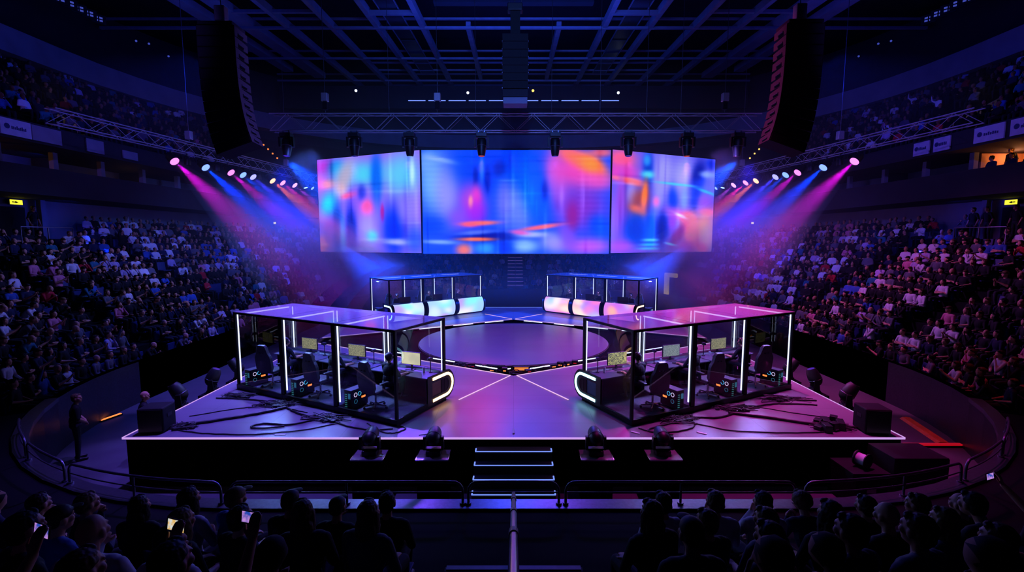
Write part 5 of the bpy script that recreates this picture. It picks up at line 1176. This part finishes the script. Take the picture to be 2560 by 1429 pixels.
# ---- floor equipment
def sub(label, loc, rz):
    o = thing('subwoofer', label, 'loudspeaker', loc, rz, 'subwoofers at the stage corners'); MB().box(-.28, .28, -.25, .25, .02, .6).build('cabinet', M['matte'], o, bev=.03); MB().box(-.25, .25, -.262, -.251, .05, .57).build('grille', M['plastic'], o)
    for k in (-1, 1): MB().box(k*.282-.006, k*.282+.006, -.08, .08, .34, .42).build('handle', M['black'], o)
    b = MB()
    for x in (-.22, .22):
        for y in (-.19, .19): b = MB().box(x-.03, x+.03, y-.03, y+.03, 0, .02); b.build('foot', M['plastic'], o)
sub('black subwoofer cabinet on the left front corner of the stage', (-8.5, 10.6, ST+.001), .12)
sub('black subwoofer cabinet on the right front corner of the stage', (8.5, 10.55, ST+.001), -.12)
for i, (x0, x1, y0, y1, z0, z1, l) in enumerate(((8.05, 9.2, 9.3, 10.05, 0, .56, 'lower large black flight case at the right stage corner'), (8.05, 9.2, 9.3, 10.05, .561, 1.12, 'upper large black flight case at the right stage corner'), (7.2, 8.0, 9.3, 10.05, 0, .78, 'black flight case before the right end of the stage front'))):
    o = thing('flight_case', l, 'case', ((x0+x1)/2, (y0+y1)/2, z0), 0, 'flight cases at the right stage corner'); w, d, h = (x1-x0)/2, (y1-y0)/2, z1-z0
    MB().box(-w, w, -d, d, 0, h).build('body', M['matte'], o, bev=.01)
    for k in (-1, 1): MB().box(k*(w-.03)-.035, k*(w-.03)+.035, -d-.006, -d-.001, .02, h-.02).build('edge_trim', M['black'], o)
    MB().box(-.1, .1, -d-.012, -d-.001, h*.45, h*.6).build('handle', M['steel'], o)
rq = random.Random(4)
for i in range(7):
    x, y = 7.3+.11*i, 10.45+rq.uniform(0, .7); w = rq.uniform(.08, .2)
    o = thing('stage_box', f'small black stage box left of the right corner subwoofer, {ordinal(i+1)} of seven from the left', 'equipment', (x, y, ST+.001), rq.uniform(0, 1.5), 'boxes by the right subwoofer'); MB().box(-w, w, -.08, .08, 0, rq.uniform(.08, .2)).build('case', M['black'], o, bev=.01); MB().box(-w*.6, w*.6, -.086, -.081, .02, .06).build('socket_panel', M['steel'], o)
o = thing('wedge_monitor', 'small wedge loudspeaker standing on the floor before the right of the stage', 'loudspeaker', (6.95, 9.0, 0), .3); MB().prism([(-.25, 0), (.22, 0), (.22, .2), (-.1, .42), (-.25, .42)], -.34, .34, 'x').build('cabinet', M['desk'], o, bev=.02); MB().box(-.3, .3, -.262, -.251, .06, .36).build('grille', M['plastic'], o)
o = thing('cable_drum', 'pale cable drum on the case before the right end of the stage', 'drum', (7.6, 9.6, .781), .4); MB().cyl((0, -.1, .17), (0, .1, .17), .12, n=18).build('hub', M['white'], o); 
for k in (-1, 1): MB().cyl((0, k*.11-.01, .17), (0, k*.11+.01, .17), .165, n=20).build('flange', M['plastic'], o)
# coloured strips on the arena floor
o = thing('cable_ramp', 'orange rubber cable ramp along the foot of the right barrier', 'ramp', (12.35, 13.35, 0), math.atan2(-1.7, -.45)); MB().prism([(-.18, 0), (.18, 0), (.1, .06), (-.1, .06)], -.95, .95, 'x').build('ramp', M['orange'], o); MB().box(-.95, .95, -.03, .03, .0605, .066).build('lid', M['orange'], o)
o = thing('floor_light_bar', 'long red light bar lying on the floor right of the stage', 'light', (11.6, 12.25, 0), .0); MB().box(-.8, .8, -.05, .05, 0, .06).build('housing', M['black'], o); MB().box(-.79, .79, -.055, .045, .061, .1).build('light_strip', M['redlight'], o)
for i, (x, y, n) in enumerate(((-12.9, 12.75, 'nearer'), (-12.95, 14.3, 'farther'))):
    o = thing('floor_light_bar', f'short orange light bar at the foot of the left barrier, {n} of two', 'light', (x, y, 0), 1.35, 'orange floor lights'); MB().box(-.32, .32, -.06, .06, 0, .05).build('housing', M['black'], o); MB().box(-.3, .3, -.05, .03, .051, .07).build('light_strip', M['oranger'], o)
# ---- cables on the stage
ck = random.Random(9)
def wob(pts, n=26, a=.07):
    P = [Vector(p) for p in pts]; out = []
    for i in range(n+1):
        t = i/n*(len(P)-1); j = min(int(t), len(P)-2); f = t-j; p0 = P[max(j-1, 0)]; p1 = P[j]; p2 = P[j+1]; p3 = P[min(j+2, len(P)-1)]
        out.append(.5*((2*p1)+(p2-p0)*f+(2*p0-5*p1+4*p2-p3)*f*f+(3*p1-p0-3*p2+p3)*f**3)+Vector((ck.uniform(-a, a), ck.uniform(-a, a), 0))*.2)
    return out
def cable(label, pts, r=.018):
    MB().tube([Vector((p.x, p.y, ST+r+.003)) for p in wob([(x, y, 0) for x, y in pts])], r, 7).build('stage_cable', M['cable'], label=label, cat='cable', group='cables on the stage')
LC = [('thick cable running from the left subwoofer towards the outer left booth', [(-8.1, 10.75), (-7.4, 11.1), (-6.7, 11.5), (-6.1, 12.0)], .035), ('thin cable arcing along the left stage front edge', [(-8.0, 10.55), (-7.2, 10.35), (-6.0, 10.3), (-4.9, 10.6), (-4.3, 11.0)], .014),
      ('looped cable with a plug lying before the middle left booth', [(-5.55, 10.75), (-6.1, 10.62), (-6.35, 10.75), (-6.1, 10.92), (-5.5, 10.85), (-4.95, 11.2)], .022), ('cable from the left tangle to the inner left booth corner', [(-4.6, 11.15), (-4.0, 10.75), (-3.4, 10.55), (-2.9, 10.6)], .018),
      ('cable curling round the corner post of the inner left booth', [(-3.6, 10.95), (-3.1, 10.45), (-2.75, 10.4), (-2.6, 10.65), (-2.75, 10.8)], .014), ('cable crossing from the outer left booth to the left stage edge', [(-6.9, 12.5), (-7.8, 12.7), (-8.5, 12.75)], .02),
      ('second thin cable following the outer left booth base', [(-8.3, 11.4), (-7.3, 12.0), (-6.4, 12.05), (-5.4, 11.65)], .013), ('short cable between the two left tangles', [(-6.2, 12.1), (-5.7, 11.65), (-5.2, 11.35)], .024)]
RCB = [('thick cable running from the right tangle to the right stage corner', [(5.6, 11.6), (6.4, 11.3), (7.1, 10.95), (7.7, 10.7)], .035), ('thin cable arcing along the right stage front edge', [(4.4, 11.0), (5.1, 10.55), (6.0, 10.4), (7.0, 10.4), (7.7, 10.5)], .014),
       ('looped cable lying before the inner right booth', [(4.2, 11.1), (3.5, 10.75), (3.2, 10.5), (3.6, 10.4), (4.2, 10.6), (4.5, 10.95)], .018), ('cable leading from the inner right booth corner to the stage front', [(3.0, 10.65), (3.3, 10.4), (3.7, 10.28)], .014),
       ('cable crossing from the outer right booth to the right stage edge', [(6.3, 12.0), (7.3, 12.3), (8.3, 12.2)], .02), ('thin straight cable across the right end of the stage', [(6.4, 12.2), (7.4, 11.6), (8.3, 11.2)], .012), ('short cable between the two right tangles', [(4.5, 11.35), (5.2, 11.3), (5.9, 11.7)], .024), ('pale cable beside the outer right booth', [(7.6, 12.75), (8.1, 12.6), (8.5, 12.55)], .02)]
for l, p, r in LC+RCB: cable(l, p, r)
for i, (x, y, w, l) in enumerate(((-7.9, 12.95, .3, 'behind the outer left booth'), (-6.5, 12.2, .42, 'between the outer and middle left booths'), (-4.75, 11.25, .4, 'between the middle and inner left booths'), (-8.0, 10.75, .3, 'beside the left subwoofer'), (4.15, 11.2, .4, 'between the inner and middle right booths'), (5.9, 11.95, .42, 'between the middle and outer right booths'), (7.5, 12.7, .35, 'behind the outer right booth'), (7.7, 10.75, .32, 'beside the right subwoofer'))):
    b = MB()
    for j in range(22):
        pts = [(x+ck.gauss(0, w*.75), y+ck.gauss(0, w*.35), ST+.015+abs(ck.gauss(0, .035))) for q in range(5)]; b.tube(wob(pts, 16, .02), ck.uniform(.006, .014), 5)
    b.build('cable_tangle', M['cable'], kind='stuff', label=f'tangle of black cables on the stage {l}')
    o = thing('power_strip', f'black power strip under the cable tangle {l}', 'power strip', (x+.1, y-.12, ST+.001), ck.uniform(-.5, .5), 'power strips on the stage'); MB().box(-.24, .24, -.05, .05, 0, .06).build('body', M['plastic'], o, bev=.01)
    c = MB()
    for q in range(5): c.cyl((-.18+q*.09, 0, .0605), (-.18+q*.09, 0, .064), .026, n=10)
    c.build('sockets', M['steel'], o)
# ------------------------------------------------------------------ light
def spot(loc, aim, rgb, power, ang=40, blend=.5, rad=.12, name='spot'):
    l = bpy.data.lights.new(name, 'SPOT'); l.energy = power; l.color = lin(rgb); l.spot_size = math.radians(ang); l.spot_blend = blend; l.shadow_soft_size = rad
    o = bpy.data.objects.new(name, l); COL.objects.link(o); o.location = loc; o.rotation_euler = (Vector(aim)-Vector(loc)).to_track_quat('-Z', 'Y').to_euler(); return o
def area(loc, aim, rgb, power, sx, sy, name='area', spread=180):
    l = bpy.data.lights.new(name, 'AREA'); l.energy = power; l.color = lin(rgb); l.shape = 'RECTANGLE'; l.size = sx; l.size_y = sy; l.spread = math.radians(spread)
    o = bpy.data.objects.new(name, l); COL.objects.link(o); o.location = loc; o.rotation_euler = (Vector(aim)-Vector(loc)).to_track_quat('-Z', 'Y').to_euler(); return o
def point(loc, rgb, power, rad=.1, name='lamp'):
    l = bpy.data.lights.new(name, 'POINT'); l.energy = power; l.color = lin(rgb); l.shadow_soft_size = rad; o = bpy.data.objects.new(name, l); COL.objects.link(o); o.location = loc; return o
w = bpy.data.worlds.new('world'); SC.world = w; w.use_nodes = True; w.node_tree.nodes['Background'].inputs['Color'].default_value = (*lin((10, 70, 210)), 1); w.node_tree.nodes['Background'].inputs['Strength'].default_value = .006
# beams of the side truss lamps and the haze they light
hm = bpy.data.materials.new('haze'); hm.use_nodes = True; nt = hm.node_tree; nt.nodes.clear(); ou = nt.nodes.new('ShaderNodeOutputMaterial'); vs = nt.nodes.new('ShaderNodeVolumeScatter'); vs.inputs['Density'].default_value = .085; vs.inputs['Color'].default_value = (1, 1, 1, 1); nt.links.new(vs.outputs[0], ou.inputs['Volume'])
BP = [4200, 6500, 2800, 2500, 3600, 2800, 2500, 2000, 800, 1500]
for n, (p, aim, rgb, i) in enumerate(SPOTLIGHTS):
    d = (aim-p).normalized(); spot(p+d*.3, aim, rgb, BP[i]*3.0, 20, 1.0, .1, 'side_truss_beam')
    if i >= 8: continue
    L = 13 if i < 8 else 10; b = MB(); b.cyl(p+d*.26, p+d*L, .16, .16+L*math.tan(math.radians(10.6)), 20, smooth=False)
    b.build('beam_haze', hm, kind='stuff', label=f'soft haze lit by the {ordinal(i+1)} spotlight of the {"left" if n < 10 else "right"} truss')
# front truss washes on the stage
T = (25, 11.0)
spot((-5.45, T[0]-.3, 9.85), (-5.6, 11.6, 1.2), (120, 70, 255), 9000, 34, .8)
spot((-1.68, T[0]-.3, 9.85), (-1.4, 14.2, 1.2), (235, 60, 160), 2500, 26, .9)
spot((2.18, T[0]-.3, 9.85), (1.6, 11.6, 1.2), (130, 70, 240), 1500, 34, .8)
spot((6.02, T[0]-.3, 9.85), (6.4, 12, 1.2), (225, 45, 180), 4000, 34, .8)
spot((-8.35, T[0]-.3, 9.85), (-7.0, 19, 1.2), (110, 90, 255), 4500, 40, .8)
spot((9.1, T[0]-.3, 9.85), (7.0, 19, 1.2), (255, 90, 150), 5500, 40, .8)
spot((-11.9, T[0]-.3, 9.85), (-3, 29, 1.2), (10, 70, 255), 45000, 50, .8)
spot((11.75, T[0]-.3, 9.85), (3, 29, 1.2), (15, 70, 255), 45000, 50, .8)
# added spots above the stage, without fixtures, to brighten deck and floor
spot((-6.6, 13.5, 20), (-6.3, 12.4, 1.2), (120, 85, 255), 21000, 38, .9, .2); spot((6.6, 13.5, 20), (6.4, 12.4, 1.2), (225, 45, 185), 15000, 38, .9, .2)
spot((-7, 18, 20), (-7, 17.5, 1.2), (120, 95, 255), 26000, 48, .9, .2); spot((7, 18, 20), (7, 17.5, 1.2), (240, 75, 190), 26000, 48, .9, .2)
spot((-7, 17, 19), (0, 20.3, 1.2), (110, 75, 240), 22000, 34, .8, .3); spot((7, 17, 19), (0, 20.3, 1.2), (190, 75, 210), 20000, 34, .8, .3); spot((-.9, 14, 20), (-.9, 13.2, 1.2), (235, 40, 140), 6500, 15, .9, .2); spot((1.4, 13, 20), (1.3, 12.4, 1.2), (100, 55, 240), 2500, 17, .9, .2)
spot((-13, 18, 19), (-11.6, 17.5, 0), (0, 50, 255), 5000, 34, .9, .3); spot((12.5, 14, 19), (12.2, 13.5, 0), (255, 70, 90), 1500, 26, .9, .3)
# added washes beside the front truss, without fixtures, to brighten the audience
spot((-10.1, 24.0, 10.2), (-17.5, 20, 2.5), (110, 120, 255), 3100, 75, .7, .5); spot((-10.1, 24.2, 10.2), (-18, 31, 3.5), (80, 110, 255), 3000, 80, .7, .5)
spot((10.4, 24.0, 10.2), (17.5, 20, 2.5), (205, 100, 230), 3200, 75, .7, .5); spot((10.4, 24.2, 10.2), (18, 31, 3.5), (120, 90, 245), 3000, 80, .7, .5)
# added blue area lights that tint the roof steel and upper walls
area((0, 30, 17.5), (0, 38, 22), (40, 75, 255), 1000, 14, 6); area((-16, 26, 15.5), (-24, 26, 19), (20, 60, 255), 330, 6, 2); area((16, 26, 15.5), (24, 26, 19), (25, 55, 255), 330, 6, 2)
point((LS[0]+1.2, 21.9, 9.8), (255, 150, 50), 60, .15); point((LS[0]+1.3, 23.1, 9.8), (255, 160, 110), 30, .15); point((-24.8, 19.9, 9.8), (255, 160, 60), 45, .15)
for k in (-1, 1): point((k*24.3, 24.9, 13.4), (255, 220, 110), 4, .1)
spot((-12.6, 25.5, 9.8), (-17.2, 36, 4), (0, 30, 255), 9000, 48, .9, .3); spot((12.8, 25.5, 9.8), (17.4, 36, 4), (20, 20, 255), 8000, 48, .9, .3)  # added blue spots that colour the haze beside the screens
spot((0, 24.4, 9.9), (0, 5.5, 2.2), (60, 80, 255), 2400, 80, .9, .3)  # added spot that puts a rim of light on the near spectators
for k in (-1, 1): area((k*22.6, 24, 7.55), (k*24.3, 24, 6.5), (20, 60, 255) if k < 0 else (60, 60, 255), 130, .2, 24, 'concourse_fill')  # added area lights that turn the concourse wall blue
for (x, y, z), aim, ang, far, q in BOOTHLIGHT:
    area((x, y, z), aim, (130, 165, 255) if x < 0 else (165, 150, 255), 90 if not far else 70, .3, .3, 'booth_strip')
for k in (-1, 1): spot((k*8, 3, 14), (k*19, 27, 11), (120, 90, 255), 6000, 36, .8, .2)  # added unseen spots that brighten the side trusses
spot((0, 4, 14.5), (0, 25, 11.9), (80, 120, 255), 9000, 64, .8, .2)  # added unseen spot that brightens the front truss
# thin haze over the far half of the arena
hz = bpy.data.materials.new('thin_haze'); hz.use_nodes = True; nt = hz.node_tree; nt.nodes.clear(); ou = nt.nodes.new('ShaderNodeOutputMaterial'); vs = nt.nodes.new('ShaderNodeVolumeScatter'); vs.inputs['Density'].default_value = .010; nt.links.new(vs.outputs[0], ou.inputs['Volume'])
MB().box(-26, 26, 24, 50, 1.6, 15).build('haze', hz, kind='stuff', label='thin haze hanging over the far half of the arena')
